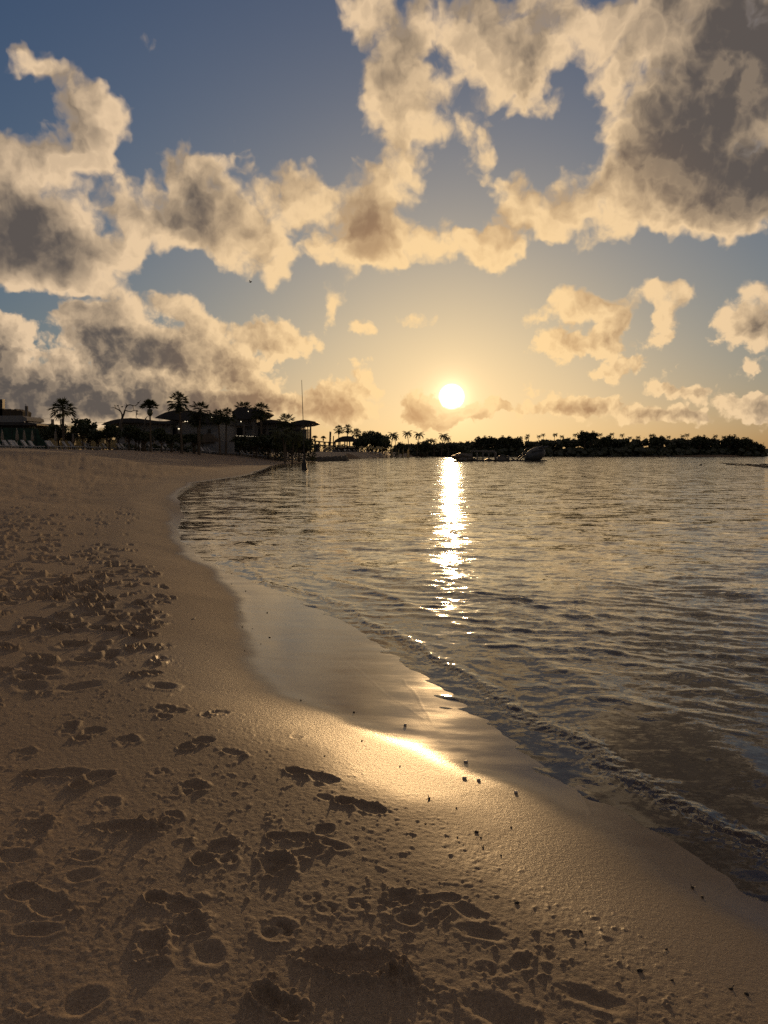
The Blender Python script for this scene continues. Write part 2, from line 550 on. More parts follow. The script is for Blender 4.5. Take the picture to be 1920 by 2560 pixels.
def grid_mesh(name, X, Y, Z, wrap, attrs, keep=None, centre=None):
    nr, na = X.shape
    co = np.stack([X, Y, Z], -1).reshape(-1, 3).astype(np.float32)
    i, j = np.meshgrid(np.arange(nr - 1), np.arange(na if wrap else na - 1), indexing='ij')
    j2 = (j + 1) % na
    q = np.stack([i * na + j, i * na + j2, (i + 1) * na + j2, (i + 1) * na + j], -1)
    q = q.reshape(-1, 4)
    if keep is not None:
        q = q[keep.reshape(-1)[q].any(1)]
    used = np.unique(q)
    remap = np.full(len(co), -1)
    remap[used] = np.arange(len(used))
    q = remap[q]
    co = co[used]
    nq = len(q)
    me = bpy.data.meshes.new(name)
    extra = 0
    me.vertices.add(len(co) + (1 if centre is not None else 0))
    if centre is not None:
        co = np.vstack([co, [[0, 0, centre]]]).astype(np.float32)
        tri = np.stack([np.full(na, len(co) - 1), (np.arange(na) + 1) % na, np.arange(na)], -1)
        loops = np.concatenate([q.reshape(-1), tri.reshape(-1)])
        starts = np.concatenate([np.arange(nq) * 4, nq * 4 + np.arange(na) * 3])
    else:
        loops = q.reshape(-1)
        starts = np.arange(nq) * 4
    me.vertices.foreach_set('co', co.reshape(-1))
    me.loops.add(len(loops))
    me.polygons.add(len(starts))
    me.loops.foreach_set('vertex_index', loops.astype(np.int32))
    me.polygons.foreach_set('loop_start', starts.astype(np.int32))
    me.polygons.foreach_set('use_smooth', np.ones(len(starts), bool))
    me.update(calc_edges=True)
    for k, v in attrs.items():
        at = me.attributes.new(k, 'FLOAT', 'POINT')
        vals = v.reshape(-1)[used].astype(np.float32)
        if centre is not None:
            vals = np.append(vals, vals[0]).astype(np.float32)
        at.data.foreach_set('value', vals)
    o = bpy.data.objects.new(name, me)
    sc.collection.objects.link(o)
    return o


# ------------------------------------------------------------------ sand
HALF, DCOL = 46, .076
gr, ga_, GX, GY = polar_grid((62, .33, .066), 1.62, HALF, DCOL, 1.5, .55, 6000)
GZ, GD0, GDW = base_height(GX, GY)
R_ = gr[:, None]
# nothing finer than the mesh can carry
spacing = np.maximum(np.gradient(gr)[:, None], R_ * math.radians(DCOL)) * np.ones_like(GX)
dry = sstep(.12, .55, GDW)
dry2 = sstep(.55, 1.6, GDW - .10 * np.maximum(GY - 4, 0).clip(0, 6) * 0)
STAMP = np.zeros_like(GX)
ROUGHN = np.zeros_like(GX)


def window(x, y, rad):
    """indices of the part of the grid round a point"""
    r = math.hypot(x, y)
    a = math.atan2(x, y)
    i0, i1 = np.searchsorted(gr, [r - rad, r + rad])
    da = math.degrees(rad / max(r, .3))
    lo, hi = math.degrees(a) - da, math.degrees(a) + da
    j0 = int(max(0, (lo + HALF) / DCOL))
    j1 = int(min(2 * HALF / DCOL, (hi + HALF) / DCOL)) + 1
    return i0, i1, j0, j1


def stamp(x, y, size, ang, kind, depth=None, seed=0):
    rad = size * (1.6 if kind != 'crumb' else 1.5)
    i0, i1, j0, j1 = window(x, y, rad)
    if i1 <= i0 or j1 <= j0:
        return
    sl = (slice(i0, i1), slice(j0, j1))
    X, Y = GX[sl] - x, GY[sl] - y
    c, s = math.cos(ang), math.sin(ang)
    u, v = (X * c + Y * s) / size, (-X * s + Y * c) / size     # size = half length
    wob = fbm(GX[sl] * 26, GY[sl] * 26, 3, 50 + seed % 7) * sstep(.11, .025, spacing[sl])
    fine = fbm(GX[sl] * 42, GY[sl] * 42, 2, 60) * sstep(.05, .014, spacing[sl])
    dep = depth if depth is not None else .03
    if kind == 'foot':
        ball = np.hypot((u - .42) / .52, v / .40)
        heel = np.hypot((u + .60) / .36, v / .31)
        arch = np.hypot(u / .62, (v - .06) / .25)
        q = -np.log(np.exp(-6 * ball) + np.exp(-6 * heel) + np.exp(-6 * arch) * .8) / 6 + wob * .16
        floor = .72 + .28 * np.clip(np.abs(u) * 1.2, 0, 1)
        h = -dep * sstep(1.12, .70, q) * floor
        h += dep * .42 * np.exp(-((q - 1.22) / .17) ** 2) * (1 + 1.3 * fine + .7 * np.clip(-u, -1, 1)) * (1 + wob)
        h += dep * .6 * np.exp(-((u + .15) ** 2 / .03 + v ** 2 / .10)) * (1 + fine * 1.5)      # sand squeezed up under the arch
    elif kind == 'pit':
        q = np.hypot(u, v / .55) * (1 + .22 * np.cos(2.2 * np.arctan2(v, u) + seed % 5)) + wob * .30
        h = -dep * sstep(1.05, .50, q) * (.75 - .5 * v) + dep * .85 * np.exp(-(((u + .2) / .30) ** 2 + ((v + .12) / .5) ** 2)) * (1 + 1.5 * fine) + dep * .45 * np.exp(-((q - 1.2) / .22) ** 2) * (1 + 1.6 * fine + .8 * u)
    elif kind == 'hollow':
        q = np.hypot(u, v / .6) * (1 + .18 * np.cos(np.arctan2(v, u) * 2 + seed)) + wob * .2
        h = -dep * sstep(1.2, .1, q) + dep * .25 * np.exp(-((q - 1.25) / .3) ** 2)
    elif kind == 'paw':
        h = 0
        for (pu, pv, pr) in ((-.35, 0, .42), (.45, -.42, .24), (.62, -.14, .24), (.62, .16, .24), (.42, .44, .24)):
            q = np.hypot(u - pu, v - pv) / pr
            h = h - dep * sstep(1.15, .5, q)
        q = np.hypot(u, v)
        h = h + dep * .4 * np.exp(-((q - 1.1) / .2) ** 2) * (1 + 2 * fine)
    elif kind == 'gouge':
        w = .30 + .12 * np.clip(u + 1, 0, 2)
        q = np.hypot(u, v / w) + wob * .22
        h = -dep * sstep(1.05, .55, q) * (1 + .3 * wob)
        rim = np.exp(-((q - 1.22) / .17) ** 2)
        h += dep * .65 * rim * (1 + 2.2 * fine + .8 * wob + .5 * u)
        heap = np.exp(-(((u - 1.15) / .5) ** 2 + ((v + .12) / .42) ** 2))
        h += dep * heap * np.clip(.5 + 1.8 * fine + 1.2 * wob, -.2, 1.1)
    elif kind == 'crumb':
        q = np.hypot(u, v / .6)
        h = dep * np.exp(-q ** 2 * 2.2) * np.clip(.25 + 2.6 * fine + 1.6 * wob, -.1, 1.1)
    elif kind == 'slab':
        q = np.maximum(np.abs(u + wob * .3), np.abs(v + wob * .3) / .6)
        h = dep * sstep(1.05, .75, q) * (1 + .5 * u + .3 * fine)
    old = STAMP[sl]
    if kind in ('foot', 'pit', 'gouge', 'hollow', 'paw'):
        inside = sstep(1.3, .9, q if kind != 'paw' else np.hypot(u, v))
        STAMP[sl] = old * (1 - .7 * inside) + h
    else:
        STAMP[sl] = old + h
    ROUGHN[sl] = np.maximum(ROUGHN[sl], sstep(1.7, .9, np.hypot(u, v)))


def on_ground(px, py):
    """where the line of sight through a photo pixel meets the beach"""
    a, e = azel(px, py)
    lo, hi = 1.2, 80.0
    for _ in range(30):
        m = (lo + hi) / 2
        z = CAM_H + m * math.tan(e)
        if z > ground(m * math.sin(a), m * math.cos(a)):
            lo = m
        else:
            hi = m
    return lo * math.sin(a), lo * math.cos(a)


PRINTS = [  # photo pixel x, y, half length (m), heading (deg), kind, depth
 (173, 1821, .11, 35, 'pit', .030), (223, 1835, .13, 80, 'foot', .030), (315, 1852, .12, 20, 'pit', .026), (430, 1782, .13, 70, 'foot', .032),
 (538, 1783, .12, 60, 'foot', .026), (492, 1858, .13, 60, 'foot', .032), (578, 1880, .15, -25, 'gouge', .018), (750, 1835, .12, 80, 'foot', .024),
 (60, 1884, .12, 20, 'pit', .022), (14, 1920, .13, 0, 'crumb', .03), (139, 1935, .15, 20, 'foot', .034), (232, 1950, .14, 70, 'foot', .034),
 (266, 2014, .12, 10, 'pit', .022), (480, 1970, .13, 15, 'pit', .036), (430, 1990, .06, 0, 'crumb', .02), (400, 1930, .06, 40, 'paw', .012),
 (87, 2078, .13, 15, 'pit', .034), (305, 2068, .22, 8, 'gouge', .045), (400, 2052, .16, 20, 'crumb', .045), (385, 2062, .07, 15, 'slab', .022), (430, 2040, .08, 0, 'pit', .02),
 (213, 2140, .09, 10, 'hollow', .026), (202, 2190, .10, 5, 'hollow', .028), (98, 2250, .14, -25, 'foot', .028), (92, 2325, .09, 15, 'hollow', .030), (148, 2318, .08, 0, 'crumb', .014),
 (214, 2380, .10, 40, 'crumb', .020), (110, 2410, .08, 15, 'crumb', .012), (538, 2130, .13, 65, 'foot', .034), (568, 2150, .05, 40, 'paw', .010),
 (723, 2093, .10, 0, 'foot', .026), (804, 2084, .10, 75, 'foot', .030), (833, 2113, .09, -20, 'hollow', .030), (764, 2136, .11, -15, 'pit', .020),
 (690, 2160, .13, 10, 'pit', .045), (690, 2192, .14, 12, 'crumb', .055), (610, 2190, .08, 10, 'crumb', .02), (781, 1939, .15, -20, 'foot', .032), (816, 1994, .08, 0, 'hollow', .018),
 (903, 2014, .14, -20, 'foot', .036), (570, 2150, .05, 20, 'paw', .012), (776, 2246, .05, 0, 'paw', .012), (816, 2272, .05, 20, 'paw', .012), (891, 2263, .05, 30, 'paw', .012),
 (428, 2258, .11, -20, 'foot', .034), (470, 2315, .12, -10, 'pit', .034), (376, 2373, .12, 15, 'pit', .038), (380, 2395, .09, 12, 'slab', .020), (400, 2305, .10, 30, 'crumb', .035), (521, 2385, .11, -35, 'hollow', .03),
 (691, 2327, .08, 30, 'paw', .026), (697, 2512, .11, 80, 'pit', .055), (868, 2408, .26, -8, 'gouge', .055), (1040, 2470, .24, -18, 'crumb', .055), (960, 2440, .10, -20, 'crumb', .04),
 (208, 2506, .11, 30, 'hollow', .035), (58, 2535, .16, 5, 'crumb', .05), (341, 2530, .07, 0, 'crumb', .015), (4, 2142, .12, 20, 'foot', .026),
 (995, 2249, .11, -15, 'pit', .034), (1024, 2298, .08, 10, 'hollow', .034), (1105, 2246, .08, 10, 'foot', .016), (1093, 2295, .08, -10, 'pit', .018), (1174, 2281, .10, -25, 'hollow', .022),
 (1209, 2333, .11, -20, 'hollow', .024), (1220, 2373, .10, -20, 'crumb', .018), (1301, 2408, .08, -20, 'pit', .022), (1214, 2425, .05, 0, 'paw', .010),
 (1480, 2495, .13, -20, 'hollow', .022), (1249, 2535, .17, -20, 'hollow', .035), (1500, 2560, .10, 0, 'crumb', .02),
]
prnd = random.Random(5)
# the trampled beach further off
seen = 0
spots = []
for k in range(13500):
    r = 4.6 + 30 * prnd.random() ** .8
    a = R(-31 + 52 * prnd.random())
    if k % 4 == 0:                              # and on to the left, beyond the picture
        a = R(-31 - 17 * prnd.random())
        r = 1.9 + (r - 4.6)
    spots.append((r * math.sin(a), r * math.cos(a)))
SX = np.array([p[0] for p in spots])
SY = np.array([p[1] for p in spots])
sz, sd0, sdw = base_height(SX, SY)
dens_ = fbm(SX * .35, SY * .35, 3, 77)
for k in range(len(spots)):
    r = math.hypot(*spots[k])
    lim = .40 + .55 * prnd.random() ** 1.5
    if sdw[k] < lim:
        continue
    if spots[k][0] < -.62 * spots[k][1] and r < 6:
        dens_[k] = -.2
    p = (.30 if r < 5.4 else .7 if r < 9 else .6) * max(.35, 1 + 1.8 * dens_[k])
    if prnd.random() > p:
        continue
    kind = prnd.choices(['foot', 'pit', 'hollow', 'crumb', 'gouge', 'paw'], [5, 3, 3, 1.6, .5, .5])[0]
    sz_ = {'foot': .13, 'pit': .10, 'hollow': .11, 'crumb': .11, 'gouge': .15, 'paw': .05}[kind] * prnd.uniform(.8, 1.2)
    dep = {'foot': .028, 'pit': .03, 'hollow': .028, 'crumb': .03, 'gouge': .028, 'paw': .012}[kind] * prnd.uniform(.5, 1.15)
    dep *= (.45 if kind == 'crumb' else .62) * (1 + 2.0 * min(1, max(0, (r - 4.6) / 2.0)))
    stamp(spots[k][0], spots[k][1], sz_, prnd.gauss(R(75), .8) + (math.pi if prnd.random() < .5 else 0), kind, dep, k)
for (px, py, s_, an, kind, dep) in PRINTS:
    x, y = on_ground(px, py)
    s_ *= {'gouge': .52, 'crumb': .6, 'slab': .8, 'hollow': .6, 'pit': .66, 'paw': .8}.get(kind, .95)
    if kind == 'pit':
        an += 60
    stamp(x, y, s_, R(an), kind, dep * {'crumb': .18, 'gouge': .36, 'slab': .4}.get(kind, .47), int(px))
lod = sstep(.5, .16, spacing)                   # prints blur out where the mesh gets coarse
# small clods kicked about, grains, faint ripples
patch = np.clip(fbm(GX * 1.1, GY * 1.1, 3, 91) * 1.6 + .35, .05, 1)
clod = np.clip(fbm(GX * 34, GY * 34, 3, 93) - .36, 0, 1)
clods = clod * .030 * patch * sstep(.06, .012, spacing)
clod2 = np.clip(fbm(GX * 16, GY * 16, 2, 95) - .40, 0, 1) * .030 * patch * sstep(.10, .03, spacing)
grain = fbm(GX * 60, GY * 60, 2, 97) * .0022 * sstep(.05, .012, spacing)
# beyond the reach of single prints: churned sand
churn = fbm(GX * 1.3, GY * .9, 4, 99, .6) * .070 * sstep(16, 30, R_) * sstep(95, 60, R_) * sstep(.6, 3, GDW)
churn2 = fbm(GX * .5, GY * .22, 3, 101, .6) * .08 * sstep(30, 60, R_) * sstep(.6, 4, GDW) * sstep(260, 160, R_)
GZ = GZ + dry * (STAMP * lod + clods + clod2 + grain) + churn + churn2
damp_peb = sstep(-.1, .5, GDW) * sstep(1.6, .6, GDW)
GZ = GZ + damp_peb * np.clip(fbm(GX * 40, GY * 40, 2, 103) - .42, 0, 1) * .012 * sstep(.04, .012, spacing)
# old swash lines: thin lips left on the wet sand
FRONTS = [[(1012, 1700), (1075, 1800), (1140, 1880), (1235, 1920)], [(850, 1650), (930, 1700), (1000, 1760), (1060, 1800)], [(1200, 1800), (1270, 1850), (1330, 1900), (1420, 1960)],
          [(735, 1530), (800, 1555), (835, 1580)], [(745, 1560), (730, 1600), (790, 1620)], [(630, 1440), (700, 1410), (760, 1440)], [(1450, 1960), (1480, 2040), (1540, 2110)], [(690, 1500), (760, 1480), (720, 1430)]]
lip = np.zeros_like(GX)
for f in FRONTS:
    pts = [on_ground(*p) for p in f]
    dd = seg_dist(GX, GY, pts, False) + fbm(GX * 3, GY * 3, 3, 107) * .05
    lip += .0004 * np.exp(-(dd / .009) ** 2) * np.clip(.6 + 2 * fbm(GX * 2, GY * 2, 2, 117), 0, 1)
wetzone = sstep(.1, -.15, GDW)
GZ = GZ + lip * wetzone + fbm(GX * 2.2, GY * 5.0, 2, 109) * .0012 * wetzone
wet = sstep(.10, -.36, GDW + fbm(GX * 3, GY * 3, 3, 111) * .05)
wet = np.maximum(wet, sstep(.5, .1, GD0))
sheen = sstep(8.5, 5.0, GY) * sstep(.85, .2, GDW + fbm(GX * 2.1, GY * 2.1, 3, 119) * .35) * sstep(-.5, -.1, GDW)
damp = sstep(2.4, .1, GDW + fbm(GX * 1.4, GY * 1.4, 3, 113) * .8)
# far away the film is only as wide as the last wave
farb = sstep(10, 40, R_)
wet = np.maximum(wet * (1 - farb), sstep(1.2, .2, GD0) * farb)
beach = grid_mesh('beach', GX, GY, GZ, True, {'wet': wet, 'damp': damp, 'sheen': sheen, 'depth': -np.minimum(GZ, 0)}, None, float(GZ[0].mean()))
beach['kind'] = 'structure'
beach['label'] = 'trampled sand beach with footprints and a wet shining foreshore'

m_sand, n, out = new_mat('sand')
co = n.node('ShaderNodeTexCoord').outputs['Object']


def attr(n, name):
    a = n.node('ShaderNodeAttribute', attribute_name=name)
    return a.outputs['Fac']


aw, ad = attr(n, 'wet'), attr(n, 'damp')
big = n.noise(co, 1.3, 4, .6).outputs[0]
gr1 = n.noise(co, 260, 2, .7).outputs[0]
gr2 = n.noise(co, 45, 4, .65).outputs[0]
gr3 = n.noise(co, 120, 3, .75).outputs[0]
cdry = n.mix(n.ramp(big, .3, .7), (.208, .156, .108), (.246, .187, .132))
cdry = n.mix(n.m('MULTIPLY', n.ramp(gr1, .35, .75), .55), cdry, (.22, .155, .10))
cdry = n.mix(n.m('MULTIPLY', n.ramp(gr3, .50, .72), .75), cdry, (.42, .33, .23))
cdry = n.mix(n.m('MULTIPLY', n.ramp(gr3, .48, .30), .7), cdry, (.12, .085, .058))
cwet = n.mix(n.ramp(gr2, .3, .7), (.120, .089, .060), (.150, .113, .078))
cc = n.mix(n.m('MULTIPLY', ad, .55), cdry, cwet)
cc = n.mix(aw, cc, cwet)
awr = n.ramp(aw, .35, 1.0)
rough = n.mixf(awr, n.mixf(attr(n, 'sheen'), n.mixf(ad, .85, .72), .46), n.mixf(n.ramp(n.noise(n.v('MULTIPLY', co, (1, 3.2, 1)), 1.6, 4, .6).outputs[0], .35, .65), .10, .20))
spec = n.mixf(aw, n.mixf(attr(n, 'sheen'), n.mixf(ad, .10, .20), .15), .20)
bh = n.m('ADD', n.m('MULTIPLY', gr3, .8), n.m('MULTIPLY', gr2, 1.0))
bump = n.node('ShaderNodeBump')
n.put(bump.inputs['Strength'], n.mixf(aw, n.mixf(ad, .35, .45), .05))
bump.inputs['Distance'].default_value = .006
n.put(bump.inputs['Height'], bh)
uw = n.m('SUBTRACT', 1.0, n.ramp(attr(n, 'depth'), .0, .003))
spec = n.m('MULTIPLY', spec, uw)
pb = principled(n, out, Base_Color=cc, Roughness=rough, Specular_IOR_Level=spec, Normal=bump.outputs[0], Coat_Weight=n.m('MULTIPLY', n.m('MULTIPLY', n.ramp(aw, .80, 1.0), .40), uw), Coat_Roughness=.16, Coat_IOR=1.38)
beach.data.materials.append(m_sand)

# ------------------------------------------------------------------ sea
wr, wa, WX, WY = polar_grid((58, .33, .062), CAM_H, 42, .078, 2.0, .6, 6200)
wsp = np.maximum(np.gradient(wr)[:, None], wr[:, None] * math.radians(.078)) * np.ones_like(WX)
wz0, wd0, wdw = base_height(WX, WY)
sea_d = -wd0                                              # metres out from the waterline
WZ = np.zeros_like(WX)
calm = .18 + .75 * sstep(.1, 3.0, sea_d)
waves = np.zeros_like(WX)
wrnd = np.random.default_rng(3)
wxw = WX + fbm(WX * .35, WY * .35, 2, 201) * .9           # bent wave fronts
wyw = WY + fbm(WX * .35, WY * .35, 2, 203) * .9
for k in range(74):
    small_ = k < 50
    lam = math.exp(wrnd.uniform(math.log(.10), math.log(.40))) if small_ else math.exp(wrnd.uniform(math.log(.4), math.log(1.5)))
    th = wrnd.normal(R(246), R(19)) if small_ else wrnd.normal(R(238), R(42))
    kx, ky = math.cos(th) * 2 * math.pi / lam, math.sin(th) * 2 * math.pi / lam
    amp = lam * (.038 if small_ else .008) / (2 * math.pi)
    fade = sstep(.42, .22, wsp / lam)
    waves += amp * fade * np.sin(kx * wxw + ky * wyw + wrnd.uniform(0, 6.28))
sd_ = .007
waves = waves + .32 * (waves ** 2 / sd_ - sd_)            # sharper crests, flatter troughs
grp_ = .75 + .8 * fbm(WX * .45, WY * .45, 2, 205)
WZ += waves * calm * grp_
# low swell steepening on the shallows, and the lip of the last wave
sh = sea_d + fbm(WX * .8, WY * .8, 3, 207) * .35
near_w = sstep(26, 8, wr[:, None])
WZ += near_w * (.007 * np.exp(-((sh - .17) / .07) ** 2) * (1 + 1.4 * fbm(WX * 9, WY * 9, 2, 209)) + .012 * np.exp(-((sh - .95) / .13) ** 2) + .014 * np.exp(-((sh - 1.9) / .2) ** 2))
froth = near_w * np.exp(-((sh - .14) / .12) ** 2)
WZ += froth * fbm(WX * 30, WY * 30, 2, 211) * .006
WZ += .006
keep = (WZ > wz0 - .05)
sea = grid_mesh('sea', WX, WY, WZ, True, {'depth': np.clip(WZ - wz0, 0, 30), 'froth': froth}, keep)
sea['kind'] = 'structure'
sea['label'] = 'calm rippled bay water mirroring the sunset'

m_sea, n, out = new_mat('sea_water')
geo = n.node('ShaderNodeNewGeometry')
pos = geo.outputs['Position']
rad = n.v('LENGTH', pos)
dep = attr(n, 'depth')
fro = attr(n, 'froth')
farw = n.ramp(rad, 3, 16)
mp1 = n.v('MULTIPLY', pos, (.8, 1.5, 0))
sC = n.noise(mp1, 1.1, 2, .6).outputs['Color']
sA = n.noise(mp1, 4.2, 3, .6).outputs['Color']
sB = n.noise(mp1, 13.0, 3, .6).outputs['Color']
slope = n.v('ADD', n.v('SCALE', n.v('SUBTRACT', sA, (.5, .5, .5)), scale=n.mixf(farw, .08, .42)),
            n.v('SCALE', n.v('SUBTRACT', sB, (.5, .5, .5)), scale=n.mixf(farw, .36, .36)))
calmer = n.ramp(dep, .0, .25, .35, 1.0)
sD = n.noise(mp1, 34.0, 2, .6).outputs['Color']
slope = n.v('ADD', slope, n.v('SCALE', n.v('SUBTRACT', sD, (.5, .5, .5)), scale=n.mixf(farw, .16, .10)))
slope = n.v('ADD', slope, n.v('SCALE', n.v('SUBTRACT', sC, (.5, .5, .5)), scale=n.mixf(farw, .0, .50)))
slope = n.v('MULTIPLY', n.v('SCALE', slope, scale=calmer), (.8, 1, 0))
nrm = n.v('NORMALIZE', n.v('ADD', geo.outputs['Normal'], slope))
fres = n.node('ShaderNodeFresnel')
fres.inputs[0].default_value = 1.42
n.put(fres.inputs[1], nrm)
gl = n.node('ShaderNodeBsdfGlossy', distribution='GGX')
gl.inputs['Color'].default_value = (1, 1, 1, 1)
n.put(gl.inputs['Roughness'], n.mixf(farw, .05, .055))
n.put(gl.inputs['Normal'], nrm)
tr = n.node('ShaderNodeBsdfTransparent')
tr.inputs[0].default_value = (.95, .92, .82, 1)
murk = n.node('ShaderNodeBsdfDiffuse')
murk.inputs[0].default_value = (.24, .20, .12, 1)
clear = n.m('EXPONENT', n.m('MULTIPLY', dep, -3.2))
s1 = n.node('ShaderNodeMixShader')
n.put(s1.inputs[0], clear)
n.L.new(murk.outputs[0], s1.inputs[1])
n.L.new(tr.outputs[0], s1.inputs[2])
s2 = n.node('ShaderNodeMixShader')
n.put(s2.inputs[0], fres.outputs[0])
n.L.new(s1.outputs[0], s2.inputs[1])
n.L.new(gl.outputs[0], s2.inputs[2])
n.L.new(s2.outputs[0], out.inputs['Surface'])
sea.data.materials.append(m_sea)

# ------------------------------------------------------------------ mesh building
class MB:
    def __init__(s):
        s.v = []
        s.f = []

    def add(s, vs, fs):
        b = len(s.v)
        s.v += [tuple(p) for p in vs]
        s.f += [tuple(b + i for i in f) for f in fs]

    def box(s, c, d, rz=0.0, ry=0.0, taper=1.0):
        M = Matrix.Rotation(rz, 3, 'Z') @ Matrix.Rotation(ry, 3, 'Y')
        vs = []
        for sz in (-1, 1):
            k = taper if sz > 0 else 1
            for sx, sy in ((-1, -1), (1, -1), (1, 1), (-1, 1)):
                vs.append(Vector(c) + M @ Vector((sx * d[0] / 2 * k, sy * d[1] / 2 * k, sz * d[2] / 2)))
        s.add(vs, [(3, 2, 1, 0), (4, 5, 6, 7), (0, 1, 5, 4), (1, 2, 6, 5), (2, 3, 7, 6), (3, 0, 4, 7)])
        return s

    def tube(s, pts, rad, n=8, cap=True):
        pts = [Vector(p) for p in pts]
        if not isinstance(rad, (list, tuple)):
            rad = [rad] * len(pts)
        vs, fs = [], []
        for i, p in enumerate(pts):
            t = (pts[min(i + 1, len(pts) - 1)] - pts[max(i - 1, 0)]).normalized()
            a = t.cross(Vector((0, 0, 1)) if abs(t.z) < .9 else Vector((1, 0, 0))).normalized()
            b = t.cross(a)
            for k in range(n):
                th = 2 * math.pi * k / n
                vs.append(p + (a * math.cos(th) + b * math.sin(th)) * rad[i])
        for i in range(len(pts) - 1):
            for k in range(n):
                fs.append((i * n + k, i * n + (k + 1) % n, (i + 1) * n + (k + 1) % n, (i + 1) * n + k))
        if cap:
            fs.append(tuple(range(n))[::-1])
            fs.append(tuple((len(pts) - 1) * n + k for k in range(n)))
        s.add(vs, fs)
        return s

    def prism(s, outline, y0, y1):
        """outline of (x, z) pairs, given depth from y0 to y1"""
        n = len(outline)
        vs = [(x, y0, z) for x, z in outline] + [(x, y1, z) for x, z in outline]
        fs = [tuple(range(n))[::-1], tuple(range(n, 2 * n))] + [(i, (i + 1) % n, n + (i + 1) % n, n + i) for i in range(n)]
        s.add(vs, fs)
        return s

    def ball(s, c, r, nu=12, nv=8, noise=0.0, seed=0, M=None):
        if not isinstance(r, (tuple, list)):
            r = (r, r, r)
        vs, fs = [], []
        for j in range(nv + 1):
            ph = math.pi * j / nv
            for i in range(nu):
                th = 2 * math.pi * i / nu
                d = Vector((math.sin(ph) * math.cos(th), math.sin(ph) * math.sin(th), math.cos(ph)))
                k = 1.0
                if noise:
                    k += noise * (math.sin(d.x * 5 + seed) * math.sin(d.y * 6 + seed * 2) + math.sin(d.z * 7 + seed * 3 + d.x * 3))
                p = Vector((d.x * r[0], d.y * r[1], d.z * r[2])) * k
                if M:
                    p = M @ p
                vs.append(Vector(c) + p)
        for j in range(nv):
            for i in range(nu):
                fs.append((j * nu + i, (j + 1) * nu + i, (j + 1) * nu + (i + 1) % nu, j * nu + (i + 1) % nu))
        s.add(vs, fs)
        return s

    def leaf(s, p, d, w, droop=0.0):
        """a long leaf blade from p along d, pointed, creased"""
        d = Vector(d)
        L = d.length
        side = d.cross(Vector((0, 0, 1)))
        side = side.normalized() * w if side.length > 1e-4 else Vector((w, 0, 0))
        m = Vector(p) + d * .5 + Vector((0, 0, -droop * L * .12))
        e = Vector(p) + d + Vector((0, 0, -droop * L * .45))
        s.add([Vector(p), m + side, m - side, e], [(0, 1, 3), (0, 3, 2)])
        return s

    def card(s, p, r, rnd):
        a = Vector((rnd.gauss(0, 1), rnd.gauss(0, 1), rnd.gauss(0, 1))).normalized()
        b = a.cross(Vector((rnd.gauss(0, 1), rnd.gauss(0, 1), rnd.gauss(0, 1)))).normalized()
        p = Vector(p)
        s.add([p - a * r, p + b * r * .55, p + a * r * rnd.uniform(.7, 1.1), p - b * r * .6], [(0, 1, 2, 3)])

    def build(s, name, mat, parent=None, smooth=False):
        me = bpy.data.meshes.new(name)
        me.from_pydata([tuple(v) for v in s.v], [], s.f)
        me.update()
        if smooth:
            me.polygons.foreach_set('use_smooth', [True] * len(me.polygons))
        me.materials.append(mat)
        o = bpy.data.objects.new(name, me)
        sc.collection.objects.link(o)
        if parent:
            o.parent = parent
        return o


def thing(name, label, cat, loc=(0, 0, 0), rz=0.0, group=None):
    o = bpy.data.objects.new(name, None)
    sc.collection.objects.link(o)
    o.location = loc
    o.rotation_euler = (0, 0, rz)
    o.empty_display_size = .3
    return tag(o, label, cat, group)


def tag(o, label, cat, group=None):
    o['label'] = label
    o['category'] = cat
    if group:
        o['group'] = group
    return o


def clone(src, loc, rz, scale=1.0, label=None, group=None):
    r = src.copy()
    sc.collection.objects.link(r)
    r.location = loc
    r.rotation_euler = (0, 0, rz)
    r.scale = (scale, scale, scale) if not isinstance(scale, tuple) else scale
    if label:
        r['label'] = label
    if group:
        r['group'] = group
    for ch in src.children:
        c = ch.copy()
        sc.collection.objects.link(c)
        c.parent = r
        for g2 in ch.children:
            d = g2.copy()
            sc.collection.objects.link(d)
            d.parent = c
    return r


class Kind:
    """first placing uses the built thing itself, later ones copies of it"""

    def __init__(s, proto):
        s.p = proto
        s.used = False

    def place(s, loc, rz=0.0, scale=1.0, label=None, group=None):
        if s.used:
            return clone(s.p, loc, rz, scale, label, group)
        s.used = True
        s.p.location = loc
        s.p.rotation_euler = (0, 0, rz)
        s.p.scale = (scale, scale, scale) if not isinstance(scale, tuple) else scale
        if label:
            s.p['label'] = label
        if group:
            s.p['group'] = group
        return s.p


def at(px, py, Y):
    a, e = azel(px, py)
    return Vector((math.tan(a) * Y, Y, CAM_H + math.tan(e) / math.cos(a) * Y))


def foot(px, Y):
    x = (px - 960) / F * Y
    return Vector((x, Y, ground(x, Y)))


ORD = ['first', 'second', 'third', 'fourth', 'fifth', 'sixth', 'seventh', 'eighth', 'ninth', 'tenth', 'eleventh', 'twelfth', 'thirteenth', 'fourteenth',
       'fifteenth', 'sixteenth', 'seventeenth', 'eighteenth', 'nineteenth', 'twentieth', 'twenty-first', 'twenty-second', 'twenty-third', 'twenty-fourth', 'twenty-fifth',
       'twenty-sixth', 'twenty-seventh', 'twenty-eighth', 'twenty-ninth', 'thirtieth']

